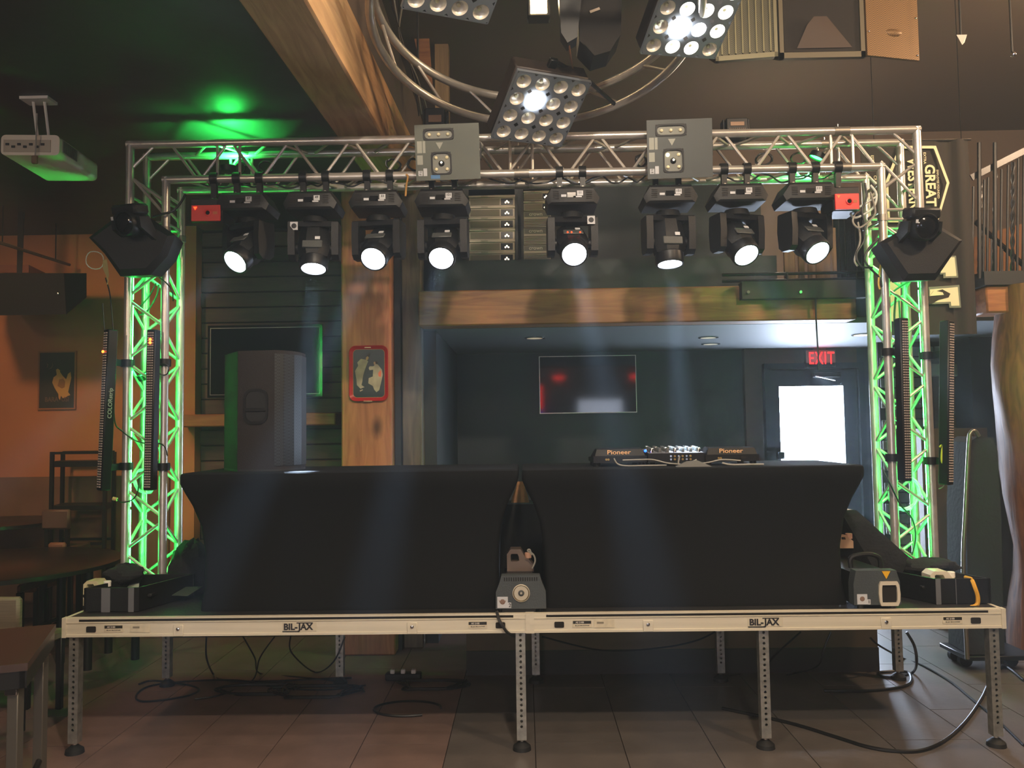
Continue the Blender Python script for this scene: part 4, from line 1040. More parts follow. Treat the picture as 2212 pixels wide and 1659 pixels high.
# big profile head hanging inside the ring
hd = thing('hanging_moving_head', 'dark moving head hanging inside the ring truss, cut by the top edge', 'moving light', at(1290, 40, 4.3))
mb = MB(); A = [at(x, y, 4.25) for x, y in ((1250, -60), (1345, -60), (1341, 75), (1318, 108), (1282, 119), (1252, 88))]
B = [p+V((0, .24, .02)) for p in A]; mb.rings([A, B]); obj('head', mb, mat('brown_black_shell', '#15110e', .7, spec=.2), hd)
mb = MB(); A = [at(x, y, 4.22) for x, y in ((1205, -60), (1262, -60), (1247, 80), (1226, 92), (1212, 70))]; B = [p+V((0, .1, 0)) for p in A]; mb.rings([A, B]); obj('yoke_arm', mb, blackm, hd)
obj('cap', MB().hull([at(x, y, 4.2+d) for x, y in ((1262, 95), (1338, 78), (1318, 110), (1284, 120)) for d in (0, .05)]), mat('brown_black_shell'), hd)
obj('name_strip', MB().box(at(1285, 22, 4.243), (.055, .002, .014), rot=(0, -.35, 0)), mat('pale_print', '#8d8172', .6), hd)
obj('safety_wire', MB().tube(smooth_path([at(1228, 88, 4.25), at(1231, 110, 4.3), at(1235, 135, 4.4), at(1238, 152, 4.55)], 5), .005, 6), mat('copper_wire', '#8a5a40', .5), hd)
obj('hanger', MB().cyl(at(1290, -55, 4.35), (at(1290, -55, 4.35).x, 4.35, 4.9), .02, n=8), blackm, hd)
# warm flood lamp at the very top
fl = thing('flood_lamp', 'glowing warm flood lamp at the top edge above the ring', 'lamp', at(1163, 12, 4.9))
a, b = at(1145, -25, 4.9), at(1182, 26, 4.9)
obj('housing', MB().box(((a.x+b.x)/2, 4.97, (a.z+b.z)/2), (b.x-a.x+.04, .1, a.z-b.z+.03), .008), blackm, fl)
obj('lens', MB().box(((a.x+b.x)/2, 4.915, (a.z+b.z)/2), (b.x-a.x, .01, a.z-b.z), .003), mat('warm_flood_glass', '#fff0d0', .3, emit=22, ecol='#ffd89a'), fl)
obj('bracket', MB().cyl(((a.x+b.x)/2, 4.97, a.z), ((a.x+b.x)/2, 4.97, 4.9), .012, n=8), blackm, fl)
l = bpy.data.lights.new('flood', 'SPOT'); l.energy = 16; l.color = (1, .74, .42); l.spot_size = rd(150); l.spot_blend = .7; l.shadow_soft_size = .06
lo = bpy.data.objects.new('flood', l); COL.objects.link(lo); lo.parent = fl
lo.matrix_local = WM[fl].inverted() @ Matrix.Translation(((a.x+b.x)/2, 4.88, (a.z+b.z)/2)) @ V((0, -1, -.6)).to_track_quat('-Z', 'Y').to_matrix().to_4x4()

# ---- flown loudspeaker cluster, upper right
def perforated(name, col, sx, sz, metal=.3):
    """metal grille: rows of small holes as pattern (each hole is far below a pixel)"""
    if name in MATS: return MATS[name]
    m = mat(name, col, .5, metal); nt = m.node_tree; b_ = nt.nodes['Principled BSDF']
    tc = nt.nodes.new('ShaderNodeTexCoord'); mp = nt.nodes.new('ShaderNodeMapping'); mp.inputs['Scale'].default_value = (sx, sx, sz)
    br = nt.nodes.new('ShaderNodeTexChecker'); br.inputs['Scale'].default_value = 1
    c = rgb(col); br.inputs['Color1'].default_value = c; br.inputs['Color2'].default_value = tuple(x*.45 for x in c[:3])+(1,)
    nt.links.new(tc.outputs['Object'], mp.inputs['Vector']); nt.links.new(mp.outputs[0], br.inputs['Vector']); nt.links.new(br.outputs[0], b_.inputs['Base Color'])
    return m
grille_g = perforated('olive_grille', '#5f5b45', 150, 150)
grille_o = perforated('tan_grille', '#83653f', 150, 150)
box_b = mat('brown_cabinet', '#4a3e30', .65, var=.06)
def cabinet(xa, ya, xb, yb, Ya, Yb, top, label, kind):
    a, b = at(xa, ya, Ya), at(xb, yb, Yb); d = (b-a); d.z = 0; u_ = d.normalized(); n_ = V((-u_.y, u_.x, 0))
    if n_.y < 0: n_ = -n_
    w_ = d.length; z0 = min(a.z, b.z); zt = 4.86
    a0 = V((a.x, a.y, z0))
    t = thing('loudspeaker_cabinet', label, 'loudspeaker', a0, group='flown loudspeakers')
    def Pt(s_, dd, z): return a0+u_*s_+n_*dd+V((0, 0, z-z0))
    sl = (b.z-a.z)
    mb = MB(); mb.hull([Pt(s_, dd, z) for s_ in (.0, w_) for dd, z in ((.02, z0), (.02, zt), (.4, z0+.2), (.4, zt))]); obj('cabinet', mb, box_b, t)
    if kind == 'ribs':
        mb = MB(); mb.hull([Pt(s_, dd, z) for s_ in (.015, w_-.015) for dd in (.0, .018) for z in (z0+.03, zt)]); g_ = obj('grille', mb, grille_g, t)
        for k in range(8):
            s_ = .02+(w_-.04)*(k+.5)/8
            obj('rib', MB().hull([Pt(s_+e, dd, z) for e in (-.004, .004) for dd in (-.012, .0) for z in (z0+.04, zt)]), mat('olive_rib', '#7d7858', .45, .3), g_)
        for s_, e in ((0, .02), (w_-.02, .02)): obj('frame_side', MB().hull([Pt(s_+k_, dd, z) for k_ in (0, e) for dd in (-.016, .02) for z in (z0, zt)]), mat('olive_frame', '#7b765c', .45, .3), g_)
        obj('frame_bottom', MB().hull([Pt(s_, dd, z) for s_ in (0, w_) for dd in (-.016, .02) for z in (z0, z0+.03)]), mat('olive_frame'), g_)
    elif kind == 'horn':
        mb = MB(); mb.hull([Pt(s_, dd, z) for s_ in (.03, w_-.03) for dd in (-.005, .02) for z in (z0+.04, zt-.1)]); obj('cloth_front', mb, mat('dark_speaker_cloth', '#241e18', .9), t)
        mb = MB(); mb.hull([Pt(s_, -.012, z) for s_, z in ((w_*.2, z0+.06), (w_*.85, z0+.06))]+[Pt(s_, -.03, z) for s_, z in ((w_*.32, z0+.2), (w_*.6, z0+.2), (w_*.4, z0+.25), (w_*.55, z0+.25))]); obj('horn_flare', mb, mat('brown_horn', '#3b291c', .6), t)
        obj('frame_edge', MB().hull([Pt(s_, dd, z) for s_ in (0, w_) for dd in (-.012, .02) for z in (z0, z0+.035)]), mat('olive_edge', '#5d5540', .5), t)
        for s_ in (0, w_-.025): obj('frame_side', MB().hull([Pt(s_+k_, dd, z) for k_ in (0, .025) for dd in (-.012, .02) for z in (z0, zt)]), mat('olive_edge'), t)
        obj('badge', MB().hull([Pt(s_, dd, z) for s_ in (w_*.33, w_*.5) for dd in (-.02, -.004) for z in (z0+.37, z0+.4)]), mat('tan_badge', '#8a7a5a', .5), t)
    else:
        mb = MB(); mb.hull([Pt(s_, dd, z) for s_ in (.0, w_) for dd in (.0, .018) for z in (z0, zt)]); g_ = obj('grille', mb, grille_o, t)
        for k in range(6): obj('screw', MB().ball(Pt(w_*(.04 if k % 2 else .96), -.002, z0+.03+.12*k), .006, 8, 6), chrome, g_)
        obj('dent', MB().ball(Pt(w_*.45, .012, z0+.16), .07, 12, 8, (1.2, .3, .4)), grille_o, g_)
    return t
cabinet(1545, 116, 1680, 124, 5.0, 4.95, 0, 'ribbed grille loudspeaker at the top, left in the flown cluster', 'ribs')
cabinet(1684, 127, 1868, 124, 4.94, 4.94, 0, 'dark horn loudspeaker at the top, middle of the flown cluster', 'horn')
cabinet(1874, 119, 1985, 100, 4.95, 5.04, 0, 'tan perforated loudspeaker at the top, right in the flown cluster', 'perf')
for px, py, lab in ((2078, 86, 'small pale ceiling hook at the upper right'), (2189, 118, 'small shiny ceiling spot bulb at the upper right edge')):
    p = at(px, py, 4.6)
    t = thing('ceiling_fitting', lab, 'fitting', p)
    if px < 2100: obj('bracket', MB().hull([p+V(v) for v in ((-.03, 0, .03), (.03, 0, .03), (0, .03, .03), (0, 0, -.03), (.02, .01, -.01))]), white, t)
    else: obj('bulb', MB().ball(p, .016, 10, 8), chrome, t); 
    obj('rod', MB().cyl(p+V((0, .01, .02)), V((p.x, p.y+.01, 4.9)), .006, n=6), blackm, t)

# ---- projector under the low ceiling
proj_w = mat('ivory_projector_shell', '#cfc8b6', .45)
pj = thing('projector', 'white projector hanging under the low ceiling at the left edge', 'projector', at(95, 340, 4.55))
fr = [at(3, 296, 4.35), at(3, 328, 4.35), at(10, 333, 4.35), at(112, 333, 4.35), at(124, 318, 4.35), at(124, 296, 4.35)]
zt_ = at(60, 290, 4.35).z; zb = at(60, 334, 4.35).z
x0, x1 = at(2, 310, 4.35).x, at(124, 310, 4.35).x
RP = Matrix.Translation((x0, 4.35, zb)) @ Matrix.Rotation(rd(4), 4, 'Z')
mb = MB(); L_ = x1-x0; Hh = zt_-zb; Dp = .46
prof = rrect(L_, Hh, .025, 4, L_/2, Hh/2)
mb.m = RP; mb.rings([[V((x, y, z)) for x, z in prof] for y in (0, Dp)]); sh = obj('shell', mb, proj_w, pj)
mb = MB(); mb.m = RP; mb.box((L_+.001, Dp*.25, Hh*.55), (.003, Dp*.36, Hh*.6)); vn = obj('side_vent', mb, mat('vent_grey', '#8d8a7c', .5), sh)
for k in range(16):
    mb = MB(); mb.m = RP; mb.box((L_+.003, Dp*(.09+.022*k), Hh*.55), (.003, .003, Hh*.56)); obj('slat', mb, mat('vent_dark', '#4a4840', .6), vn)
mb = MB(); mb.m = RP; mb.box((L_*.45, -.002, Hh*.45), (L_*.8, .004, Hh*.6)); bp = obj('rear_panel', mb, mat('panel_beige', '#a39a88', .5), sh)
for k in range(7):
    mb = MB(); mb.m = RP; mb.box((L_*(.12+.1*k), -.006, Hh*(.4 if k % 2 else .52)), (.018, .006, .012)); obj('socket', mb, ink, bp)
for xx in (.35, .55):
    mb = MB(); mb.m = RP; mb.tube([(L_*xx, Dp*.4, Hh), (L_*xx, Dp*.35, Hh+.06), (L_*(xx-.05), Dp*.3, 3.56-zb)], .008, 6); obj('mount_rod', mb, white, pj)
mb = MB(); mb.m = RP; mb.box((L_*.42, Dp*.35, Hh+.02), (.16, .14, .02)); mb.box((L_*.4, Dp*.3, 3.56-zb-.008), (.16, .1, .016)); mb.m = RP
obj('mount_plate', MB().box(RP @ V((L_*.42, Dp*.35, Hh+.012)), (.16, .14, .02)), white, pj)
obj('ceiling_plate', MB().box(RP @ V((L_*.4, Dp*.3, 3.56-zb-.008)), (.16, .1, .016)), white, pj)
obj('dangling_clip', MB().box(at(75, 345, 4.34), (.03, .02, .045), .004), mat('brown_clip', '#6a553c', .6), pj)
obj('dangling_cord', MB().tube([at(80, 245, 4.34), at(78, 300, 4.33), at(76, 338, 4.34)], .004, 6), cableg, pj)

# ================================================================== ON THE TABLES
TT = 1.443
# loudspeaker, its side with the handle pocket toward the visitor
spk_m = mat('dark_speaker_paint', '#221e1d', .75, bump=.35, bscale=260, spec=.25)
grl = perforated('black_perforated_grille', '#26292b', 110, 110, .4)
z0 = TT; z1 = at(580, 758, 4.62).z
def fx(px, Y): return at(px, 1000, Y).x
foot = [V((fx(484, 4.83), 4.83, 0)), V((fx(513, 4.60), 4.60, 0)), V((fx(592, 4.575), 4.575, 0)), V((fx(612, 4.60), 4.60, 0)), V((fx(634, 4.66), 4.66, 0)), V((fx(650, 4.74), 4.74, 0)), V((fx(660, 4.85), 4.85, 0)), V((fx(655, 4.97), 4.97, 0)), V((fx(500, 5.02), 5.02, 0))]
sp = thing('loudspeaker', 'tall black loudspeaker standing on the left covered table', 'loudspeaker', (foot[1].x+.2, 4.8, TT))
mb = MB(); mb.rings([[p+V((0, 0, z)) for p in foot] for z in (z0+.012, z1)]); bd = obj('cabinet', mb, spk_m, sp)
mb = MB()
for i in range(2, 6):
    a, b = foot[i], foot[i+1]; n_ = V(((b-a).y, -(b-a).x, 0)).normalized()*.004
    mb.add([a+n_+V((0, 0, z0+.03)), b+n_+V((0, 0, z0+.03)), b+n_+V((0, 0, z1-.02)), a+n_+V((0, 0, z1-.02))], [(0, 1, 2, 3)])
obj('grille', mb, grl, sp)
a, b = foot[1], foot[2]; u_ = (b-a).normalized(); n_ = V((u_.y, -u_.x, 0))
def side_pt(s_, z, d=0): return a.lerp(b, s_)+n_*d+V((0, 0, z))
M = Matrix(((u_.x, 0, n_.x, a.x), (u_.y, 0, n_.y, a.y), (0, 1, 0, 0), (0, 0, 0, 1)))
W = (b-a).length; hz = at(553, 878, 4.59).z
po = rrect(.145, .2, .05, 5, W*.5, hz); pi_ = rrect(.118, .168, .042, 5, W*.5, hz)
mb = MB(); mb.frame(po, pi_, .006, M @ Matrix.Translation((0, 0, .0005))); hb = obj('handle_bezel', mb, blackm, sp)
obj('handle_pocket', MB().prism(pi_, .002, M @ Matrix.Translation((0, 0, .0005))), mat('pocket_black', '#08090a', .6), hb)
mb = MB(); mb.m = M; mb.box((W*.5, hz-.02, .004), (.12, .022, .008), .003); obj('grip', mb, blackm, hb)
mb = MB(); mb.rings([[p*1+V((0, 0, z)) for p in foot] for z in (z0, z0+.012)]); obj('rubber_base', mb, rubber, sp)
# players and mixer seen from their backs
dj_black = mat('player_black', '#0b0b0c', .45, spec=.3)
gold = mat('copper_logo', '#e0b07c', .5, .1)
jack = mat('gold_jack', '#a88a50', .35, .8)
def player(px0, px1, label, Yb=4.60, logo=True):
    a, b = at(px0, 985, Yb), at(px1, 985, Yb); cx_ = (a.x+b.x)/2; w_ = b.x-a.x
    t = thing('media_player', label, 'media player', (cx_, Yb+.17, TT), group='media players on the right table')
    mb = MB()
    mb.hull([V((cx_+sx*w_/2, y, TT+z)) for sx in (-1, 1) for y, z in ((Yb, .022), (Yb, .06), (Yb+.36, .022), (Yb+.36, .045))]); bd = obj('chassis', mb, dj_black, t)
    mb = MB(); mb.hull([V((cx_+sx*w_*.47, y, TT+z)) for sx in (-1, 1) for y, z in ((Yb+.005, .06), (Yb+.35, .045))]+[V((cx_+sx*w_*.43, y, TT+z)) for sx in (-1, 1) for y, z in ((Yb+.02, .096), (Yb+.12, .102), (Yb+.14, .07))]); obj('display_hood', mb, mat('player_hood', '#0d0c0c', .5, spec=.25), t)
    obj('platter', MB().lathe([(.1, 0), (.1, .012), (.09, .016), (.04, .016)], Matrix.Translation((cx_, Yb+.25, TT+.055)), 24), blackm, t)
    for sx in (-1, 1):
        for y in (Yb+.04, Yb+.32): obj('foot', MB().cyl((cx_+sx*w_*.42, y, TT), (cx_+sx*w_*.42, y, TT+.024), .018, n=10), rubber, t)
    if logo: text('logo', 'Pioneer', .034, gold, bd, front(cx_-w_*.02, Yb+.004, TT+.079), .001, .012, xs=1.25)
    for k in (-.26, -.22): obj('jack', MB().cyl((cx_+w_*k, Yb-.008, TT+.04), (cx_+w_*k, Yb, TT+.04), .006, n=8), jack, bd)
    obj('socket', MB().box((cx_+w_*.2, Yb-.002, TT+.042), (.03, .006, .014)), recess_k, bd)
    return t
player(1282, 1397, 'left flat black media player on the right table')
player(1524, 1640, 'right flat black media player on the right table, beside the bright door')
mxa, mxb = at(1400, 985, 4.62), at(1522, 985, 4.62); cx_ = (mxa.x+mxb.x)/2; w_ = mxb.x-mxa.x
mx = thing('dj_mixer', 'low black mixer with knobs between the two media players, lit white', 'mixer', (cx_, 4.78, TT))
mb = MB(); mb.hull([V((cx_+sx*w_/2, y, TT+z)) for sx in (-1, 1) for y, z in ((4.62, .02), (4.62, .070), (4.95, .02), (4.95, .084))]); bd = obj('chassis', mb, dj_black, mx)
obj('top_panel', MB().hull([V((cx_+sx*w_*.49, y, TT+z)) for sx in (-1, 1) for y, z in ((4.625, .070), (4.625, .073), (4.945, .084), (4.945, .088))]), mat('mixer_top', '#77797c', .35, .4), mx)
for i in range(7):
    for j in range(4):
        p = V((cx_-w_*.42+w_*.14*i, 4.66+.06*j, TT+.0735+.0025*j)); obj('knob', MB().lathe([(.0115, 0), (.0105, .024), (.008, .027)], Matrix.Translation(p), 10), (chrome if (i+j) % 3 == 0 else dgrey), mx)
for k in range(6):
    for j in (0, 1): obj('jack', MB().cyl((cx_-w_*.1+.022*k, 4.612, TT+.036+.018*j), (cx_-w_*.1+.022*k, 4.62, TT+.036+.018*j), .006, n=8), jack if k % 2 else chrome, mx)
for sx in (-1, 1):
    for y in (4.66, 4.9): obj('foot', MB().cyl((cx_+sx*w_*.4, y, TT), (cx_+sx*w_*.4, y, TT+.022), .014, n=8), rubber, mx)
wht_led = mat('white_button_lit', '#ffffff', .3, emit=25, ecol='#eef4ff'); blu_led = mat('blue_button_lit', '#3060ff', .3, emit=5, ecol='#2050ff')
for k, (px, py, m_) in enumerate(((1394, 974, blu_led),)): obj('blue_button', MB().ball(at(px, py, 4.63), .008, 8, 6), m_, mx)
# cables lying around the players
for k, (pts, r, m_, lab) in enumerate((
    ([(1326, 990), (1334, 1002), (1352, 1010), (1390, 1012), (1440, 1010)], .004, cableg, 'thin grey cable from the left media player along the table edge'),
    ([(1345, 994), (1380, 993), (1410, 993), (1440, 1000), (1470, 1003)], .004, cableg, 'pale cable arching in front of the mixer'),
    ([(1600, 995), (1560, 993), (1530, 999), (1490, 1005)], .004, cableg, 'pale cable from the right media player to the mixer'),
    ([(1560, 1000), (1580, 1008), (1620, 1009), (1650, 1008)], .005, cableg, 'grey cable lying right of the right media player'),
    ([(1468, 985), (1466, 1003), (1480, 1003), (1505, 993)], .004, cableg, 'looped pale cable below the mixer'))):
    P = [at(x, y, 4.56-.01*k) for x, y in pts]
    for p in P: p.z = max(p.z, TT+.006)
    cable('audio_cable', P, r, m_, lab, group='cables on the right table')
rm = thing('rolled_mat', 'folded grey cloth lying on the table edge below the mixer', 'cloth', at(1490, 1010, 4.5))
mb = MB(); q = at(1495, 1008, 4.48)
mb.hull([V((q.x+x, q.y+y, TT+z)) for x, y, z in ((-.09, -.04, .001), (.1, -.04, .001), (.09, .06, .001), (-.08, .06, .001), (-.03, 0, .03), (.03, 0, .034), (.0, .03, .03))]); obj('fold', mb, mat('grey_cloth', '#55534e', .9), rm)

# ================================================================== ON THE DECK
# centre fog machine
fog_m = mat('slate_fog_housing', '#3f4547', .5, .1, bump=.2, bscale=150, var=.06)
def fogger():
    Y = 4.335; a, b = at(1071, 1318, Y), at(1179, 1243, Y); cx_ = (a.x+b.x)/2; w_ = b.x-a.x; z0 = SH; h_ = at(1125, 1243, Y).z-z0
    t = thing('fog_machine', 'slate fog machine with round nozzle at the stage front, jug behind it', 'fog machine', (cx_, Y+.2, z0), group='fog machines on the stage')
    prof = [(-w_/2, .018), (w_/2, .018), (w_*.495, h_*.55), (w_*.42, h_*.8), (w_*.38, h_), (-w_*.38, h_), (-w_*.42, h_*.8), (-w_*.495, h_*.55)]
    mb = MB(); mb.prism(prof, .06, front(cx_, Y+.06, z0)); fp = obj('front_shell', mb, fog_m, t)
    mb = MB(); mb.box((cx_-.012, Y+.28, z0+h_*.42), (w_*.66, .44, h_*.75), .01); obj('body', mb, blackm, t)
    for k in range(15): obj('vent_slot', MB().box((cx_-w_*.32+w_*.64*k/14, Y-.001, z0+h_*.9), (.0055, .003, h_*.1)), recess_k, fp)
    nz = V((cx_+.002, Y, z0+h_*.52))
    obj('nozzle_ring', MB().lathe([(.044, 0), (.045, .004), (.042, .006), (.03, -.008), (.018, -.012)], front(*nz), 28, False), mat('brass_cup', '#8f8368', .3, .8), fp)
    obj('nozzle_rim', MB().lathe([(.0455, 0), (.0455, .006), (.042, .007), (.042, .001)], front(*nz), 28), mat('pale_rim', '#c8bfa8', .4, .5), fp)
    obj('nozzle', MB().lathe([(.016, -.004), (.016, .004), (.008, .006), (.006, .0)], front(*nz), 18), dgrey, fp)
    st = obj('crest_sticker', MB().box((a.x+.036, Y-.001, z0+.052), (.055, .002, .058)), num_plate, fp)
    obj('crest', MB().lathe([(.014, 0), (.009, .001), (.004, .001)], front(a.x+.036, Y-.002, z0+.055), 12), mat('crest_brown', '#7a6255', .6), st)
    for s in (-1, 1): obj('crest_wing', MB().prism([(0, -.008), (s*.02, .014), (s*.012, -.004)], .001, front(a.x+.036, Y-.002, z0+.052)), mat('crest_brown'), st)
    s2 = obj('number_sticker', MB().box((a.x+.072, Y-.001, z0+.037), (.018, .002, .028)), num_plate, fp)
    text('number', '2', .026, ink, s2, front(a.x+.074, Y-.002, z0+.036), .0005, .02)
    for s in (-1, 1): obj('foot', MB().cyl((cx_+s*w_*.4, Y+.03, z0), (cx_+s*w_*.4, Y+.03, z0+.02), .014, n=8), rubber, t)
    obj('plinth', MB().box((cx_-.012, Y+.2, z0+.009), (w_*.66, .38, .018)), rubber, t)
    return t
fogger()
jug_w = mat('translucent_jug', '#cfc6b0', .4); jug_d = mat('smoky_jug', '#6a5a4e', .35)
def jug(px, py, Y, w_, h_, d_, z0, label, m_, cap, tilt=0, neck=1):
    """flat canister with a hole for the grip, and a screw cap"""
    p = at(px, py, Y); 
    t = thing('jug', label, 'jug', (p.x, Y, z0), (0, 0, tilt), 'fluid jugs')
    outer = [(-w_/2, 0), (w_/2, 0), (w_/2, h_*.55), (w_*.32, h_*.72), (w_*.2, h_*.74), (w_*.1, h_*.9), (w_*.02, h_), (-w_*.36, h_), (-w_/2, h_*.86), (-w_/2, h_*.55)]
    hole = [(-w_*.34, h_*.66), (-w_*.1, h_*.66), (-w_*.04, h_*.68), (-w_*.04, h_*.72), (-w_*.05, h_*.75), (-w_*.06, h_*.8), (-w_*.1, h_*.87), (-w_*.32, h_*.87), (-w_*.36, h_*.84), (-w_*.36, h_*.7)]
    mb = MB(); mb.frame(outer, hole, d_, front(0, d_/2, 0)); b = obj('body', mb, m_, t, False)
    obj('cap', MB().lathe([(.02, 0), (.02, .028), (.017, .03)], Matrix.Translation((w_*.3, 0, h_*.72)), 14), mat('pinkish_cap', '#c79a80', .5) if cap else white, t, False)
    return t
jug(1124, 1215, 4.74, .15, .2, .1, SH+.075, 'smoky fluid jug with a pinkish cap behind the centre fog machine', jug_d, True)
q = at(1137, 1207, 4.62)
cable('fluid_hose', [q+V((.03, 0, .02)), q+V((.02, 0, .05)), at(1140, 1190, 4.62), at(1152, 1198, 4.62), at(1156, 1212, 4.62), at(1150, 1228, 4.62)], .005, cableg, 'clear hose curling above the fluid jug', 'hose')
# wooden wedge seen between the two tables
bk0, bk1 = at(1104, 1086, 5.28), at(1143, 1086, 5.28)
one('black_case', MB().box(((bk0.x+bk1.x)/2, 5.36, (SH+bk0.z)/2), (.34, .2, bk0.z-SH), .008), black, 'tall black case standing behind the gap between the tables', 'case')
one('wooden_wedge', MB().hull([at(x, y, 5.28+d) for x, y in ((1104, 1086), (1143, 1086), (1106, 1075), (1141, 1075), (1118, 1040), (1130, 1040)) for d in (0, .12)]), wood('raw_board', '#8a5c3a', '#a9754c', 'x', 3), 'raw wooden wedge showing between the two tables', 'wood block')
# right fog machine
def fogger2():
    Y = 4.33; a, b = at(1846, 1326, Y), at(1944, 1232, Y); cx_ = (a.x+b.x)/2; w_ = b.x-a.x; z0 = SH; h_ = b.z-z0
    t = thing('fog_machine', 'slate fog machine with yellow triangle and pale window frame at the right stage front', 'fog machine', (cx_, Y+.25, z0), group='fog machines on the stage')
    prof = [(-w_/2, .02), (w_/2, .02), (w_*.49, h_*.7), (w_*.42, h_), (-w_*.44, h_), (-w_*.5, h_*.65)]
    mb = MB(); mb.prism(prof, .07, front(cx_, Y+.07, z0)); fp = obj('front_shell', mb, fog_m, t)
    # body tapers away from the visitor
    e = at(1812, 1205, 4.9)
    mb = MB(); mb.hull([V((cx_-w_*.48, Y+.07, z0+.02)), V((cx_+w_*.4, Y+.07, z0+.02)), V((cx_-w_*.46, Y+.07, z0+h_*.92)), V((cx_+w_*.4, Y+.07, z0+h_*.92)), V((cx_-w_*.5, Y+.62, z0+.02)), V((cx_+w_*.35, Y+.62, z0+.02)), V((cx_-w_*.46, Y+.62, z0+h_*.9)), V((cx_+w_*.3, Y+.62, z0+h_*.9))]); obj('body', mb, blackm, t)
    mb = MB(); mb.tube(smooth_path([V((cx_-w_*.38, Y+.1, z0+h_)), V((cx_-w_*.36, Y+.1, z0+h_+.055)), V((cx_, Y+.1, z0+h_+.07)), V((cx_+w_*.24, Y+.1, z0+h_+.05)), V((cx_+w_*.27, Y+.1, z0+h_))], 4), .013, 8); obj('handle', mb, black, t)
    mb = MB(); mb.prism([(-.022, .022), (.022, .022), (0, -.018)], .002, front(cx_+w_*.2, Y-.001, z0+h_*.87)); tr = obj('warning_triangle', mb, mat('warning_yellow', '#d9a520', .5), fp)
    fx_, fz_ = cx_+w_*.245, z0+h_*.4
    po = [(-.045, -.062), (.042, -.062), (.052, -.04), (.055, 0), (.05, .045), (.042, .062), (-.045, .062), (-.052, .045), (-.055, 0), (-.052, -.04)]
    pi2 = [(-.038, -.045), (.034, -.045), (.039, -.03), (.04, 0), (.038, .03), (.034, .044), (-.036, .044), (-.038, .03), (-.039, 0), (-.039, -.03)]
    mb = MB(); mb.frame(po, pi2, .012, front(fx_, Y, fz_)); fr_ = obj('outlet_frame', mb, mat('pale_frame', '#c4bcaa', .4), fp)
    obj('outlet', MB().box((fx_, Y-.001, fz_), (.076, .003, .088)), recess_k, fr_)
    st = obj('crest_sticker', MB().box((a.x+.042, Y-.001, z0+.05), (.052, .002, .052)), num_plate, fp)
    obj('crest', MB().lathe([(.013, 0), (.009, .001), (.004, .001)], front(a.x+.042, Y-.002, z0+.052), 12), mat('crest_brown'), st)
    s2 = obj('number_sticker', MB().box((a.x+.076, Y-.001, z0+.036), (.015, .002, .026)), num_plate, fp)
    text('number', '1', .024, ink, s2, front(a.x+.076, Y-.002, z0+.036), .0005, .02)
    for s in (-1, 1): obj('foot', MB().cyl((cx_+s*w_*.34, Y+.02, z0), (cx_+s*w_*.34, Y+.02, z0+.022), .016, n=8), rubber, t)
    return t
fogger2()
jug(1826, 1198, 4.9, .08, .075, .05, SH+.232, 'beige fluid jug standing behind the right fog machine', mat('beige_jug', '#a98a6c', .5), True)
# black tool trays with taped fronts
def tray(px0, px1, py_top, Y, depth, label, tapes, skew):
    a, b = at(px0, 1310, Y), at(px1, 1310, Y); z0 = SH; z1 = at((px0+px1)/2, py_top, Y).z
    t = thing('equipment_tray', label, 'tray', ((a.x+b.x)/2, Y+depth/2, z0), group='black equipment trays')
    mb = MB(); th = .012; x0, x1, y0, y1 = a.x, b.x, Y, Y+depth
    for (p, q_) in (((x0, y0), (x1, y0)), ((x1, y0), (x1+skew, y1)), ((x1+skew, y1), (x0+skew, y1)), ((x0+skew, y1), (x0, y0))):
        p3, q3 = V((p[0], p[1], 0)), V((q_[0], q_[1], 0)); u2 = (q3-p3).normalized(); n2 = V((-u2.y, u2.x, 0))*th
        w2 = MB(); w2.hull([p_+o_+V((0, 0, z)) for p_ in (p3, q3) for o_ in (V(), n2) for z in (z0+.004, z1)]); obj('wall', w2, black, t)
    obj('bottom', MB().hull([V((x, y, z)) for x, y in ((x0+.012, y0+.012), (x1-.012, y0+.012), (x1+skew-.012, y1-.012), (x0+skew+.012, y1-.012)) for z in (z0, z0+.01)]), black, t)
    for fx_ in tapes: obj('tape_strip', MB().box((x0+(x1-x0)*fx_[0], Y-.002, (z0+z1)/2), ((x1-x0)*fx_[1], .002, z1-z0)), mat('grey_tape', '#5b5d60', .6), t)
    for s, xx in ((-1, x0), (1, x1)): obj('side_grip', MB().box((xx+s*.02, Y+.12, (z0+z1)/2+.01), (.04, .12, .018), .004), black, t)
    return t
tray(181, 300, 1270, 4.44, .42, 'black equipment tray at the left stage corner with two grey tape strips', ((.4, .16), (.86, .1)), .13)
tray(2022, 2142, 1250, 4.42, .46, 'black equipment tray at the right stage corner', ((.05, .09), (.37, .01)), -.2)
jug(216, 1250, 4.60, .14, .135, .09, SH+.012, 'yellowish fluid jug in the left equipment tray', mat('yellowish_jug', '#b9b08a', .45), False)
jug(2034, 1240, 4.56, .17, .145, .1, SH+.012, 'ivory fluid jug in the right equipment tray', jug_w, False)
gp = atz(285, 1262, SH+.13)
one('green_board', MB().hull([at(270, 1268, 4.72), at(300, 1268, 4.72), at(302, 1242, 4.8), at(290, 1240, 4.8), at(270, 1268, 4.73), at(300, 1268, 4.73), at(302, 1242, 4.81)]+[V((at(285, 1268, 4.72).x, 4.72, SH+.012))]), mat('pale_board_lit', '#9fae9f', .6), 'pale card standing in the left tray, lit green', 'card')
# yellow strap over the right tray
cable('yellow_strap', [at(2086, 1247, 4.5), at(2098, 1252, 4.43), at(2106, 1270, 4.4), at(2112, 1290, 4.4), at(2110, 1306, 4.4), at(2096, 1312, 4.39)], .011, mat('yellow_strap', '#d09a28', .6), 'yellow strap hanging over the front of the right tray', 'strap')
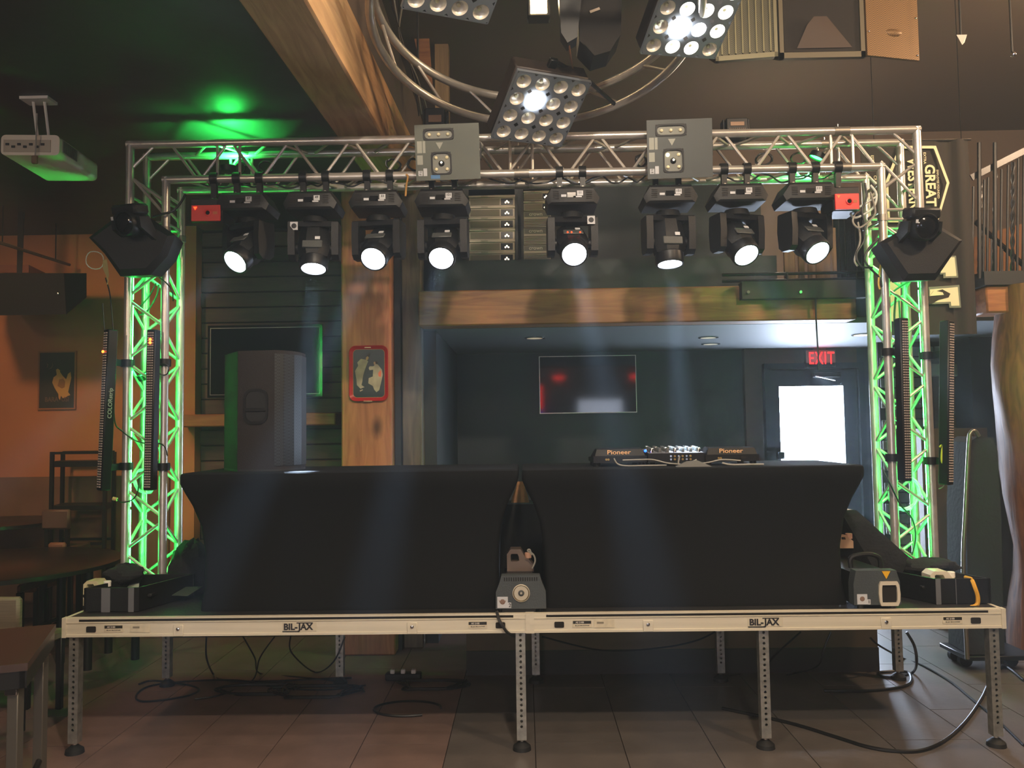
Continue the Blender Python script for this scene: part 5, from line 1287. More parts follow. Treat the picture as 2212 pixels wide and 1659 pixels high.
# black cloth heaps
def heap(pts, label, seed, n_=3):
    rr = random.Random(seed); mb = MB()
    for (px, py, Y, r, sx, sz) in pts:
        p = at(px, py, Y); n, m = 18, 10; c = p
        vs = []; fs = []
        for i in range(m+1):
            t_ = PI*i/m
            for j in range(n):
                an = 2*PI*j/n; k = 1+.12*math.sin(3*an+seed+i)+.08*math.sin(7*an-i*1.7)+rr.uniform(-.03, .03)
                q_ = c+V((r*sx*k*math.sin(t_)*math.cos(an), r*k*.8*math.sin(t_)*math.sin(an), r*sz*k*math.cos(t_))); q_.z = max(q_.z, SH+.001)
                vs.append(q_)
        for i in range(m):
            for j in range(n): fs.append((i*n+j, i*n+(j+1) % n, (i+1)*n+(j+1) % n, (i+1)*n+j))
        mb.add(vs, fs)
    return one('cloth_heap', mb, cloth, label, 'cloth', 'heaps of black cloth')
heap([(418, 1240, 5.0, .155, 1.0, 1.2)], 'heap of black cloth between the left tower and the left table', 3)
heap([(270, 1240, 4.72, .1, 1.1, .55)], 'bundled black cloth in the left equipment tray', 5)
heap([(2005, 1222, 4.78, .11, 1.6, .4)], 'black cloth bundle below the right tower', 8)
bag = MB(); bag.hull([at(x, y, Y) for x, y, Y in ((1812, 1098, 5.0), (1850, 1102, 4.98), (1866, 1118, 4.95), (1960, 1200, 4.7), (1955, 1228, 4.7), (1890, 1232, 4.75), (1800, 1180, 5.05), (1800, 1120, 5.05), (1870, 1140, 5.15), (1940, 1200, 5.0))]+[V((at(1850, 1200, 5.0).x, 5.02, SH)), V((at(1930, 1230, 4.75).x, 4.78, SH)), V((at(1900, 1230, 4.9).x, 5.1, SH))])
one('gig_bag', bag, cloth, 'black soft bag leaning against the right table below the right tower', 'bag')
tg = MB(); tg.hull([at(x, y, Y) for x, y in ((1813, 1095), (1842, 1101), (1842, 1106), (1812, 1100)) for Y in (4.985, 4.99)]); one('paper_tag', tg, white, 'white paper tag sticking out of the black soft bag', 'tag')
one('green_flyer', MB().hull([at(x, y, Y)+V((0, 0, dz)) for x, y, Y in ((363, 1270, 4.78), (362, 1286, 4.68), (405, 1288, 4.68), (438, 1267, 4.8)) for dz in (0, .002)]), mat('green_cloth_patch', '#2f3a2c', .8), 'dull green cloth patch lying before the left cloth heap', 'cloth')

# ================================================================== BEHIND THE STAGE
screen_m = mat('black_glossy_screen', '#07080b', .06, spec=.6)
def tv(x0, y0, x1, y1, Y, label, bez, bm_, wallY, edge=None):
    a, b = at(x0, y0, Y), at(x1, y1, Y); cx_, cz_ = (a.x+b.x)/2, (a.z+b.z)/2; w_, h_ = b.x-a.x, a.z-b.z
    t = thing('television', label, 'television', (cx_, Y, b.z), group='wall screens')
    obj('back', MB().box((cx_, Y+.035, cz_), (w_*.98, .05, h_*.98), .008), blackm, t)
    obj('screen', MB().box((cx_, Y-.002, cz_), (w_-2*bez+.004, .016, h_-2*bez+.004)), screen_m, t)
    mb = MB(); mb.frame([(-w_/2, -h_/2), (w_/2, -h_/2), (w_/2, h_/2), (-w_/2, h_/2)], [(-w_/2+bez, -h_/2+bez), (w_/2-bez, -h_/2+bez), (w_/2-bez, h_/2-bez), (-w_/2+bez, h_/2-bez)], .03, front(cx_, Y+.018, cz_)); fr_ = obj('bezel', mb, bm_, t)
    if edge:
        e = bez; mb = MB(); mb.frame([(-w_/2+e, -h_/2+e), (w_/2-e, -h_/2+e), (w_/2-e, h_/2-e), (-w_/2+e, h_/2-e)], [(-w_/2+e+.006, -h_/2+e+.006), (w_/2-e-.006, -h_/2+e+.006), (w_/2-e-.006, h_/2-e-.006), (-w_/2+e+.006, h_/2-e-.006)], .004, front(cx_, Y-.009, cz_)); obj('inner_edge', mb, edge, t)
    obj('wall_bracket', MB().box((cx_, (Y+.06+wallY)/2, cz_), (w_*.3, max(.02, wallY-Y-.064), h_*.3)), blackm, t)
    return t
tv(450, 704, 697, 856, 7.3, 'wide black wall screen behind the loudspeaker', .022, blackg, 7.46, mat('thin_pale_edge', '#7c7f85', .3, .6))
tv(1164, 770, 1376, 891, 8.4, 'wall screen with a thin pale frame on the charcoal recess wall', .008, mat('pale_screen_frame', '#b9b4ae', .35, .5), 8.5)
# exit sign
ex0, ex1 = at(1740, 756, 8.42), at(1806, 794, 8.42); cx_, cz_ = (ex0.x+ex1.x)/2, (ex0.z+ex1.z)/2
es = thing('exit_sign', 'grey exit sign with glowing red letters above the bright door', 'sign', (cx_, 8.45, ex1.z))
obj('housing', MB().box((cx_, 8.45, cz_), (ex1.x-ex0.x, .07, ex0.z-ex1.z), .006), mat('grey_sign_face', '#6f6a68', .5), es)
text('lettering', 'EXIT', .18, mat('red_exit_letters', '#ff3030', .4, emit=1.5, ecol='#ff2a2a'), es, front(cx_+.005, 8.413, cz_), .002, .004, xs=.66, space=1.12)
obj('ceiling_mount', MB().box((cx_, 8.46, (ex0.z+2.455)/2), (.12, .05, max(.01, 2.455-ex0.z))), mat('grey_sign_face'), es)
l = bpy.data.lights.new('exit_glow', 'POINT'); l.energy = .7; l.color = (1, .05, .05); l.shadow_soft_size = .05
lo = bpy.data.objects.new('exit_glow', l); COL.objects.link(lo); lo.parent = es; lo.location = (0, -.12, .1)
cable('hanging_wire', [at(1761, 610, 6.15), at(1763, 690, 6.16), at(1767, 760, 6.17), at(1769, 800, 6.18)], .006, cablem, 'thin black wire hanging from the mezzanine beam in front of the exit sign', 'wire')
# picture tray on the post
tr_red = mat('red_enamel_tray', '#b3282c', .25, coat=.4)
py0 = 6.18
a, b = at(754, 747, 6.16), at(839, 866, 6.16); cx_, cz_ = (a.x+b.x)/2, (a.z+b.z)/2; w_, h_ = b.x-a.x, a.z-b.z
tr = thing('picture_tray', 'red-rimmed rectangular tin tray with two pale figures, hung on the orange post', 'tray', (cx_, 6.165, b.z))
F = front(cx_, py0-.004, cz_)
rs = [[F @ V((x, y, z)) for x, y in rrect(w_*k-.0, h_-(w_-w_*k), r, 5)] for k, z, r in ((.86, 0, .03), (1.0, .022, .05), (.98, .026, .048), (.80, .008, .03))]
mb = MB(); mb.rings(rs, caps=False); obj('rim', mb, tr_red, tr)
mb = MB(); mb.prism(rrect(w_*.81, h_-w_*.19, .03, 5), .006, F); pc = obj('picture', mb, mat('dark_teal_picture', '#13292e', .35, var=.2, vscale=6), tr)
mb = MB(); mb.frame(rrect(w_*.82, h_-w_*.18, .03, 5), rrect(w_*.795, h_-w_*.205, .028, 5), .0095, F); obj('gold_line', mb, mat('gold_line', '#a3763c', .4), tr)
figm = mat('pale_figure_paint', '#a39684', .6, var=.25, vscale=14); hair = mat('dark_hair_paint', '#2a221e', .6); skin = mat('warm_skin_paint', '#b08868', .6)
def U(x, y): return ((x-705)/740*w_*.86, (790-y)/920*h_*.87)      # the tray's own picture plane
for nm, pts, m_ in (('standing_figure', ((450, 580), (530, 510), (640, 530), (690, 560), (650, 640), (600, 760), (570, 860), (560, 940), (540, 1010), (610, 1050), (520, 1080), (440, 1010), (430, 900), (400, 740), (470, 640)), figm),
                    ('seated_figure', ((700, 690), (720, 655), (810, 655), (840, 610), (900, 620), (990, 720), (1010, 820), (980, 940), (930, 1110), (870, 1150), (820, 1100), (790, 1030), (690, 980), (700, 880), (790, 850), (800, 720), (720, 730)), figm),
                    ('standing_face', ((640, 490), (680, 460), (705, 490), (680, 540), (640, 540)), skin), ('seated_face', ((810, 580), (840, 565), (860, 590), (840, 630), (815, 620)), skin),
                    ('hat', ((650, 470), (680, 420), (740, 400), (735, 450), (690, 470)), hair), ('seated_hair', ((840, 570), (880, 560), (910, 590), (890, 620), (860, 605)), hair),
                    ('shoes', ((500, 1110), (570, 1090), (570, 1110), (510, 1135)), figm), ('red_patch', ((910, 790), (960, 730), (980, 760), (970, 860), (920, 850)), mat('coral_patch', '#d8694e', .5))):
    mb = MB(); mb.prism([U(*p) for p in pts], .0012, F @ Matrix.Translation((0, 0, .006 if m_ is figm else .0075))); obj(nm, mb, m_, pc)
for yy, sc in ((310, .16), (1305, .22)):
    obj('rim_script', MB().box((cx_+U(690, 0)[0], py0-.028, cz_+U(0, yy)[1]*1.02), (w_*sc, .002, .008)), mat('pale_script', '#d8a890', .5), tr)
# poster
a, b = at(83, 759, 7.58), at(163, 884, 7.58); cx_, cz_ = (a.x+b.x)/2, (a.z+b.z)/2; w_, h_ = b.x-a.x, a.z-b.z
ps = thing('poster', 'framed dark poster with a pale hand on the orange wall', 'poster', (cx_, 7.59, b.z))
F = front(cx_, 7.597, cz_)
obj('frame', MB().frame([(-w_/2, -h_/2), (w_/2, -h_/2), (w_/2, h_/2), (-w_/2, h_/2)], [(-w_*.46, -h_*.475), (w_*.46, -h_*.475), (w_*.46, h_*.475), (-w_*.46, h_*.475)], .02, F), mat('brown_frame', '#8a5a38', .5), ps)
pp = obj('print', MB().box((cx_, 7.588, cz_), (w_*.93, .006, h_*.96)), mat('dark_print', '#2c2a26', .6, var=.15, vscale=10), ps)
def U2(x, y): return ((x-650)/790*w_*.93, (840-y)/1270*h_*.96)
for nm, pts, m_ in (('hand', ((620, 600), (660, 575), (715, 620), (710, 650), (770, 740), (850, 820), (890, 700), (945, 655), (965, 790), (930, 960), (900, 1110), (950, 1180), (890, 1200), (820, 1250), (770, 1240), (740, 1190), (720, 1290), (690, 1240), (680, 1150), (600, 1020), (540, 890), (570, 770), (640, 720)), mat('pale_hand_print', '#b58248', .6)),
                    ('palm', ((700, 820), (780, 800), (830, 870), (820, 1000), (760, 1030), (660, 970)), mat('palm_print', '#8d5a36', .6)),
                    ('smoke', ((400, 440), (445, 480), (430, 545), (410, 545), (425, 490)), mat('smoke_print', '#5a4a40', .6)), ('smoke', ((530, 430), (555, 500), (520, 570), (450, 590), (510, 550), (535, 500)), mat('smoke_print'))):
    mb = MB(); mb.prism([U2(*p) for p in pts], .001, front(cx_, 7.585-(.001 if nm == 'palm' else 0), cz_)); obj(nm, mb, m_, pp)
text('lettering', 'BARA  USI', h_*.11, mat('dim_letters', '#5d463b', .6), pp, front(cx_, 7.584, cz_-h_*.33), .0004, .02, xs=.85)
# loudspeaker box under the left ceiling
wb = thing('wall_loudspeaker', 'large black wedge loudspeaker box hung before the orange wall', 'loudspeaker', at(95, 640, 6.8))
A = [at(x, y, 6.6) for x, y in ((-40, 590), (138, 590), (143, 679), (-40, 682))]; B = [at(x, y, 7.1) for x, y in ((-40, 590), (186, 592), (186, 640), (140, 676), (-40, 680))]
mb = MB(); mb.hull(A+[at(x, y, 7.0) for x, y in ((-30, 590), (187, 590), (187, 642), (-30, 655))]); obj('cabinet', mb, mat('matt_black_cabinet', '#0d0c0b', .85, spec=.15), wb)
obj('badge', MB().ball(at(124, 634, 6.59), .012, 10, 8, (1, .3, 1)), chrome, wb)
obj('hanging_bracket', MB().hull([at(x, y, 6.8) for x, y in ((36, 592), (48, 592))]+[V((at(x, 592, 6.8).x, 6.8+d, 3.56)) for x in (36, 48) for d in (0, .02)]), blackm, wb)
one('wall_ledge', MB().hull([at(x, y, Y) for x, y in ((0, 572), (62, 572), (62, 589), (0, 589)) for Y in (7.3, 7.42)]+[V((at(x, 580, 7.3).x, 7.6, at(0, 580, 7.3).z)) for x in (0, 62)]), mat('rust_board', '#7a4a30', .7), 'small rust-brown board on the wall above the wedge loudspeaker', 'board')
pr = thing('ceiling_pipe', 'thin brown pipe slanting under the black ceiling at the left', 'pipe', at(70, 545, 6.9))
obj('pipe', MB().cyl(at(-20, 518, 6.4), at(150, 572, 7.4), .014, n=8), mat('brown_pipe', '#5a4234', .6), pr)
for px, py, Y in ((5, 526, 6.6), (120, 563, 7.2)): obj('hanger', MB().cyl(at(px, py, Y), V((at(px, py, Y).x, Y, 3.56)), .005, n=6), blackm, pr)

# ================================================================== AMPLIFIER RACKS ON THE MEZZANINE
amp_f = mat('beige_amp_face', '#9a9186', .45, .3); amp_g = mat('brown_amp_mesh', '#6d645c', .7); amp_k = mat('amp_window', '#20222c', .2)
star = mat('amp_led', '#fff2d0', .3, emit=12, ecol='#ffd9a0'); rack_m = mat('dark_rack', '#1b1e24', .5)
RY = 6.5
def amp(px0, px1, py0, py1, label, style):
    a, b = at(px0, py0, RY), at(px1, py1, RY); cx_, cz_ = (a.x+b.x)/2, (a.z+b.z)/2; w_, h_ = b.x-a.x, a.z-b.z
    t = thing('amplifier', label, 'amplifier', (cx_, RY+.2, cz_-h_/2), group='rack amplifiers on the mezzanine')
    obj('chassis', MB().box((cx_, RY+.2, cz_), (w_, .38, h_*.98)), rack_m, t)
    f = obj('face', MB().box((cx_, RY+.004, cz_), (w_, .012, h_*.96), .002), amp_f, t)
    if style == 'wide':
        obj('mesh_front', MB().box((cx_-w_*.15, RY-.004, cz_-h_*.12), (w_*.64, .004, h_*.55)), amp_g, f)
        obj('window', MB().box((cx_+w_*.33, RY-.004, cz_-h_*.12), (w_*.26, .004, h_*.55)), amp_k, f)
        obj('top_bar', MB().box((cx_, RY-.008, cz_+h_*.34), (w_*1.02, .012, h_*.2), .003), amp_f, f)
        obj('name_bar', MB().box((cx_-w_*.16, RY-.015, cz_+h_*.34), (w_*.15, .002, h_*.1)), mat('amp_print', '#7a736a', .5), f)
        for dx, dz in ((0, .12), (-.012, 0), (.012, 0)): obj('led', MB().ball((cx_+w_*.33+dx, RY-.008, cz_-h_*.2+dz*h_), .006, 6, 5), star, f)
    else:
        for k in range(6): obj('fin', MB().box((cx_, RY-.006, cz_-h_*.45+h_*.09*k), (w_*.94, .006, h_*.05)), mat('amp_fin', '#77716a', .5, .2), f)
        obj('name_band', MB().box((cx_, RY-.004, cz_+h_*.3), (w_*.94, .004, h_*.3)), mat('amp_dark_band', '#55524f', .5), f)
        text('logo', 'crown', h_*.3, mat('amp_logo', '#b8b2a8', .4), f, front(cx_-w_*.05, RY-.007, cz_+h_*.3), .0005, .01)
    return t
ys = [418, 441, 465, 490, 514, 538, 565]
names = ('topmost', 'second', 'third', 'fourth', 'fifth', 'lowest')
for i in range(6): amp(1013, 1112, ys[i]+4, ys[i+1]+4, '%s beige amplifier from the top in the left mezzanine rack' % names[i] if i else 'topmost beige amplifier in the left mezzanine rack', 'wide')
ys = [456, 492, 529, 566]
for i in range(3): amp(1131, 1190, ys[i], ys[i+1], ('upper', 'middle', 'lower')[i]+' finned amplifier in the right mezzanine rack', 'crown')
for i, (y0, y1) in enumerate(((412, 433), (434, 455))): amp(1131, 1190, y0, y1, ('top', 'second from top')[i]+' flat amplifier in the right mezzanine rack, above the finned ones', 'wide')
for k, (px0, px1) in enumerate(((1004, 1012), (1113, 1122), (1123, 1130), (1191, 1199))):
    pass
for lab, p0, p1, extra in (('left dark amplifier rack frame on the mezzanine', 1007, 1119, 0), ('right dark amplifier rack frame on the mezzanine', 1125, 1196, 0)):
    a, b = at(p0, 410, RY), at(p1, 566, RY)
    t = thing('amplifier_rack', lab, 'rack', ((a.x+b.x)/2, RY+.2, 3.0), group='amplifier racks')
    for x in (a.x+.008, b.x-.008): obj('rail', MB().box((x, RY+.2, (a.z+3.0)/2), (.022, .4, a.z-3.0)), rack_m, t)
    obj('top', MB().box(((a.x+b.x)/2, RY+.2, a.z+.006), (b.x-a.x, .4, .012)), rack_m, t)
    obj('bottom', MB().box(((a.x+b.x)/2, RY+.2, 3.006), (b.x-a.x, .4, .012)), rack_m, t)

# ================================================================== BANNER AT THE RIGHT
ban_m = mat('black_banner_cloth', '#2b2622', .9, bump=.3, bscale=6)
cream = mat('cream_banner_print', '#d8cfae', .8)
BY = 5.95
bl, brr = at(1862, 300, BY).x, at(2096, 300, BY).x; bz1, bz0 = at(2000, 300, BY).z, at(2000, 722, BY).z
bn = thing('banner', 'hanging black cloth banner with cream crest and lettering behind the right tower', 'banner', ((bl+brr)/2, BY, bz0))
nx, nz_ = 40, 14; vs = []; fs = []
for i in range(nx+1):
    for j in range(nz_+1):
        s_, v_ = i/nx, j/nz_; y = BY+.03+.012*math.sin(s_*17+v_*1.5)*(1 if s_ > .72 else .15)+.02*(1 if s_ > .78 else 0)*math.sin(s_*40)*.6
        vs.append(V((bl+(brr-bl)*s_, y, bz0+(bz1-bz0)*v_)))
for i in range(nx):
    for j in range(nz_): p = i*(nz_+1)+j; fs.append((p, p+nz_+1, p+nz_+2, p+1))
mb = MB(); mb.add(vs, fs); mb.add([p+V((0, .004, 0)) for p in vs], [tuple(reversed(f)) for f in fs]); obj('cloth', mb, ban_m, bn)
obj('top_rod', MB().cyl((bl-.02, BY+.03, bz1), (brr+.02, BY+.03, bz1), .008, n=8), chrome, bn)
for x in (bl+.1, brr-.05): obj('cord', MB().cyl((x, BY+.03, bz1), (x, BY+.03, 4.9), .003, n=5), blackm, bn)
def BP(x, y): q = at(1880+x/3.77, 280+y/3.77, BY); return (q.x, q.z)
def bprint(nm, pts, m_=cream, par=bn, dy=0): 
    mb = MB(); mb.prism([BP(*p) for p in pts], .003, Matrix(((1, 0, 0, 0), (0, 0, -1, BY+.012-dy), (0, 1, 0, 0), (0, 0, 0, 1)))); return obj(nm, mb, m_, par)
out = [(540, 128), (650, 430), (555, 752), (150, 752), (125, 430), (240, 128)]
inn = [(522, 150), (628, 430), (545, 725), (165, 725), (150, 430), (258, 150)]
mb = MB(); mb.frame([BP(*p) for p in out], [BP(*p) for p in inn], .003, Matrix(((1, 0, 0, 0), (0, 0, -1, BY+.012), (0, 1, 0, 0), (0, 0, 0, 1)))); obj('crest_outline', mb, cream, bn)
def btext(s, x, y, size, fat=.03, xs=1, m_=cream):
    q = at(1880+x/3.77, 280+y/3.77, BY); text('lettering', s, size, m_, bn, Matrix.Translation((q.x, BY+.01, q.z)) @ FRONT @ Matrix.Rotation(-PI/2, 4, 'Z'), .0008, fat, xs=xs)
btext('GREAT', 492, 450, .1, .03, 1.0)
btext('WESTERN', 350, 440, .1, .03, .86)
btext('EXTRA', 448, 228, .026, .01, 1.1)
btext('EMPLOYEE FOUNDED', 556, 440, .022, .005, 1.0)
btext('EST', 20, 230, .03, .01)
btext('CRAFT', 45, 420, .03, .01)
# block letter with a football below the crest
edge_g = mat('grey_green_edge', '#6f7566', .8)
L1 = [(560, 1030), (700, 1030), (716, 1195), (610, 1200), (610, 1170), (575, 1175)]
bprint('letter_edge', [(555, 1025), (703, 1025), (722, 1203), (600, 1208), (600, 1175), (575, 1178)], edge_g)
bprint('letter_stem', [(565, 1038), (690, 1038), (706, 1190), (618, 1194), (618, 1162), (580, 1165)], cream, dy=.002)
bprint('letter_edge', [(480, 1280), (625, 1270), (730, 1262), (745, 1448), (650, 1450), (645, 1415), (540, 1420), (485, 1420)], edge_g)
bprint('letter_stem', [(490, 1300), (640, 1288), (716, 1280), (730, 1432), (664, 1434), (660, 1400), (550, 1405), (490, 1405)], cream, dy=.002)
bprint('football', [(440, 1395), (520, 1320), (590, 1300), (655, 1335), (640, 1365), (560, 1385), (500, 1420)], mat('dark_football', '#2a211d', .8), dy=.005)
bprint('football_lace', [(485, 1355), (520, 1310), (590, 1325), (600, 1345), (540, 1350)], cream, dy=.008)
bprint('letter_stem', [(130, 1215), (250, 1215), (255, 1560), (140, 1560)], cream)

# ---- covered cart with a bent handle, right
ct = thing('covered_cart', 'tall black padded cart with a bent metal handle beside the log post', 'cart', (3.22, 5.75, 0))
mb = MB(); CYc = 5.6
P = [(2094, 955), (2112, 943), (2146, 946), (2155, 975), (2162, 1100), (2162, 1240), (2085, 1240), (2088, 1100)]
A = [at(x, y, CYc) for x, y in P]; A[5].z = A[6].z = .12
mb.rings([A, [p+V((.02, .3, 0)) for p in A]]); obj('padded_cover', mb, mat('navy_black_padding', '#16181c', .9, bump=.3, bscale=30), ct)
hp = [at(2081, 1228, CYc-.03), at(2086, 1100, CYc-.03), at(2093, 960, CYc-.03), at(2097, 935, CYc-.03), at(2106, 931, CYc-.03), at(2114, 942, CYc-.02)]
hp = [V((hp[0].x, hp[0].y, .1))]+hp
obj('handle_tube', MB().tube(smooth_path(hp, 5), .014, 10), mat('worn_steel_tube', '#7d7468', .35, .8), ct)
obj('base_plate', MB().box((A[6].x+.2, CYc+.15, .1), (.46, .36, .03), .004), blackm, ct)
for x in (A[6].x+.05, A[6].x+.36): 
    obj('wheel', MB().cyl((x, CYc+.13, .043), (x, CYc+.17, .043), .043, n=16), rubber, ct)
    obj('wheel', MB().cyl((x, CYc+.26, .043), (x, CYc+.3, .043), .043, n=16), rubber, ct)
# small black box lamp on the brick wall
lb = thing('wall_box', 'small dark box fixed high on the grey brick wall', 'box', at(2090, 755, 7.88))
a, b = at(2062, 728, 7.86), at(2108, 778, 7.86); obj('body', MB().box(((a.x+b.x)/2, 7.9, (a.z+b.z)/2), (b.x-a.x, .07, a.z-b.z), .008), blackm, lb)
obj('edge_strip', MB().box((b.x-.004, 7.86, (a.z+b.z)/2), (.006, .01, (a.z-b.z)*.9)), chrome, lb)

# ================================================================== DINING CORNER AT THE LEFT
dark_w = mat('dark_table_top', '#3a2820', .4, var=.15, vscale=4); edge_k = mat('black_table_edge', '#151312', .3); furn = mat('black_furniture_metal', '#15110f', .45, .3); brown_seat = mat('brown_leatherette', '#4a3528', .55)
def round_table(cx_, cy_, r, z, label, legs):
    t = thing('round_table', label, 'table', (cx_, cy_, 0), group='dining tables at the left')
    obj('table_top', MB().lathe([(r-.02, 0), (r-.02, .03)], Matrix.Translation((cx_, cy_, z-.035)), 48), dark_w, t)
    mb = MB(); mb.lathe([(r-.02, 0), (r, .004), (r, .03), (r-.015, .036)], Matrix.Translation((cx_, cy_, z-.037)), 48); obj('metal_edge', mb, edge_k, t)
    for (x, y) in legs: obj('leg', MB().cyl((x, y, 0), (x, y, z-.035), .03, n=10), furn, t)
    return t
pr_ = at(237, 1195, 5.75)
round_table(pr_.x-.85, 5.75, .85, .77, 'large dark round table with a shiny black edge at the left', [(atz(x, y, 0).x, atz(x, y, 0).y) for x, y in ((189, 1447), (292, 1424), (234, 1410), (130, 1432))])
q = at(112, 1110, 7.05)
round_table(q.x-.5, 7.05, .5, .93, 'high dark round table behind the large one at the left', [(q.x-.5, 7.05)])
def box_chair(px0, px1, py0, py1, Y, z_seat, label, m_, sd=1, L=.44):
    a, b = at(px0, py0, Y), at(px1, py1, Y); cx_ = (a.x+b.x)/2; w_ = b.x-a.x
    t = thing('dining_chair', label, 'chair', (cx_, Y+.2, 0), group='dining chairs at the left')
    obj('backrest', MB().box((cx_, Y, (a.z+b.z)/2), (w_, .05, a.z-b.z), .015), m_, t)
    obj('seat', MB().box((cx_, Y+sd*(L/2+.02), z_seat), (w_*1.05, L, .06), .015), m_, t)
    for s in (-1, 1):
        obj('back_post', MB().box((cx_+s*w_*.36, Y+.015, (b.z+z_seat)/2), (.03, .03, b.z-z_seat+.04)), furn, t)
        for y in (Y+sd*.04, Y+sd*(L-.02)): obj('leg', MB().box((cx_+s*w_*.44, y, z_seat/2), (.035, .035, z_seat), .004), furn, t)
    return t
box_chair(92, 152, 1101, 1143, 6.72, .72, 'brown padded chair between the high table and the metal rack', brown_seat, 1, .3)
box_chair(106, 142, 1172, 1230, 6.66, .5, 'brown chair with rounded back behind the large round table', mat('tan_leatherette', '#6a4530', .6), -1, .4)
box_chair(-40, 45, 1290, 1362, 4.62, .45, 'chair with pale slatted back at the left edge, behind the near table', mat('grey_slat', '#6d6350', .6, var=.2, vscale=20, stretch=(.2, 1, 8)))
rk = thing('metal_rack', 'tall black metal rack with two shelves before the orange wall', 'rack', (at(170, 1100, 7.1).x, 7.25, 0))
def rkp(px, py, Y=7.1): return at(px, py, Y)
for px, Y in ((113, 7.1), (136, 7.42), (228, 7.1), (247, 7.42)):
    p = rkp(px, 976, Y); obj('post', MB().box((p.x, Y, p.z/2), (.028, .028, p.z)), furn, rk)
za, zb_, zc_ = rkp(113, 976).z, rkp(113, 1003).z, rkp(113, 1098).z
xa, xb = rkp(113, 976).x, rkp(228, 976).x; ya, yb = 7.1, 7.42
for z in (za-.012, rkp(150, 1175).z):
    obj('front_bar', MB().box(((xa+xb)/2, ya, z), (xb-xa, .022, .022)), furn, rk); obj('back_bar', MB().box(((rkp(136, 976, 7.42).x+rkp(247, 976, 7.42).x)/2, yb, z), (xb-xa, .022, .022)), furn, rk)
for z, h_ in ((zb_, .05), (zc_, .04)):
    obj('shelf', MB().hull([V((x, y, z+dz)) for x, y in ((xa, ya), (xb, ya), (rkp(136, 976, 7.42).x, yb), (rkp(247, 976, 7.42).x, yb)) for dz in (-h_/2, h_/2)]), furn, rk)
# near table at the lower left corner
nt_ = thing('near_table', 'near dark wooden table with steel legs cut by the lower left corner', 'table', (-2.2, 3.5, 0))
zt_ = .75
c1, c2 = atz(60, 1432, zt_), atz(121, 1348, zt_); d_ = (c2-c1); d_.z = 0; u_ = d_.normalized(); n_ = V((-u_.y, u_.x, 0))
if n_.x > 0: n_ = -n_
q4 = [c1, c2, c2+n_*.9, c1+n_*.9]
obj('table_top', MB().hull([V((p.x, p.y, z)) for p in q4 for z in (zt_-.03, zt_)]), dark_w, nt_)
obj('apron', MB().hull([V((p.x, p.y, z))+n_*k for p in (c1+u_*.01, c2-u_*.01) for k in (.004, .03) for z in (zt_-.1, zt_-.031)]), edge_k, nt_)
obj('front_apron', MB().hull([V((p.x, p.y, z))+u_*k for p in (c1+n_*.01, c1+n_*.88) for k in (.01, .03) for z in (zt_-.1, zt_-.031)]), edge_k, nt_)
steel = mat('dull_steel_leg', '#6b675e', .4, .6)
for p in (c1+u_*.06+n_*.05, c2-u_*.06+n_*.05, c1+u_*.06+n_*.85, c2-u_*.06+n_*.85): 
    lg_ = obj('leg', MB().box((p.x, p.y, (zt_-.03)/2), (.045, .045, zt_-.03), .003), steel, nt_)
a_, b_ = c1+u_*.06+n_*.05, c2-u_*.06+n_*.05
obj('stretcher', MB().cyl(V((a_.x, a_.y, .14)), V((b_.x, b_.y, .14)), .014, n=8), edge_k, nt_)
obj('corner_bracket', MB().box((a_.x-.0, a_.y-.03, zt_-.115), (.05, .012, .03), .003), chrome, nt_)
# bar stools whose dark legs show left of the stage
bs = thing('bar_stool', 'dark stool with cross braces beside the stage corner, under the round table edge', 'stool', atz(90, 1470, 0))
p0, p1 = atz(40, 1475, 0), atz(128, 1430, 0)
for p in (p0, p1, p0+V((-.05, .35, 0)), p1+V((-.05, .35, 0))): obj('leg', MB().box((p.x, p.y, .3), (.04, .04, .6), .004), furn, bs)
obj('seat', MB().hull([p+V((0, 0, z)) for p in (p0, p1, p0+V((-.05, .35, 0)), p1+V((-.05, .35, 0))) for z in (.6, .64)]), brown_seat, bs)
obj('brace', MB().cyl(p0+V((0, 0, .24)), p1+V((0, 0, .3)), .012, n=8), furn, bs); obj('brace', MB().cyl(p0+V((0, 0, .32)), p1+V((0, 0, .32)), .012, n=8), furn, bs)

# ================================================================== CABLES
G1 = 'cables in the towers'
def loop(c, r, tiltx, tiltz, turns, rr, name, label, m_=cablem, group=G1, jitter=.15, squash=1):
    R = Euler((tiltx, 0, tiltz)).to_matrix(); rnd = random.Random(int(abs(c[0])*1000)+int(c[2]*100)); pts = []
    for i in range(turns*16+1):
        a = 2*PI*i/16; k = 1+rnd.uniform(-jitter, jitter)*.4+.05*math.sin(a*.37)
        pts.append(V(c)+R @ V((r*k*math.cos(a), .006*math.sin(a*.23+i), r*k*squash*math.sin(a))))
    mb = MB(); mb.tube(pts, rr, 6); return one(name, mb, m_, label, 'cable', group)
gc = mat('pale_cable', '#c8d0c8', .5)
xc = XRo-TC/2
q = at(1950, 1065, cyT); loop((q.x, cyT-.02, q.z), .1, .1, .2, 4, .006, 'cable_coil', 'coil of pale cable inside the right tower, lit green', gc)
q = at(305, 1040, cyT); loop((q.x+.02, cyT, q.z), .075, .2, -.3, 4, .005, 'cable_coil', 'coil of pale cable inside the left tower, lit green', gc)
q = at(330, 665, cyT); cable('hanging_cable', [at(343, 615, cyT), at(338, 640, cyT), at(318, 672, cyT), at(300, 680, cyT), at(298, 668, cyT), at(322, 640, cyT), at(337, 612, cyT)], .005, cablem, 'black cable loop hanging at the top of the left tower', group=G1)
q = at(352, 798, 4.88); loop((q.x, 4.885, q.z), .033, 0, 0, 1, .004, 'safety_cable', 'small black safety cable ring on the left tower below a batten clamp', cablem, G1, .02)
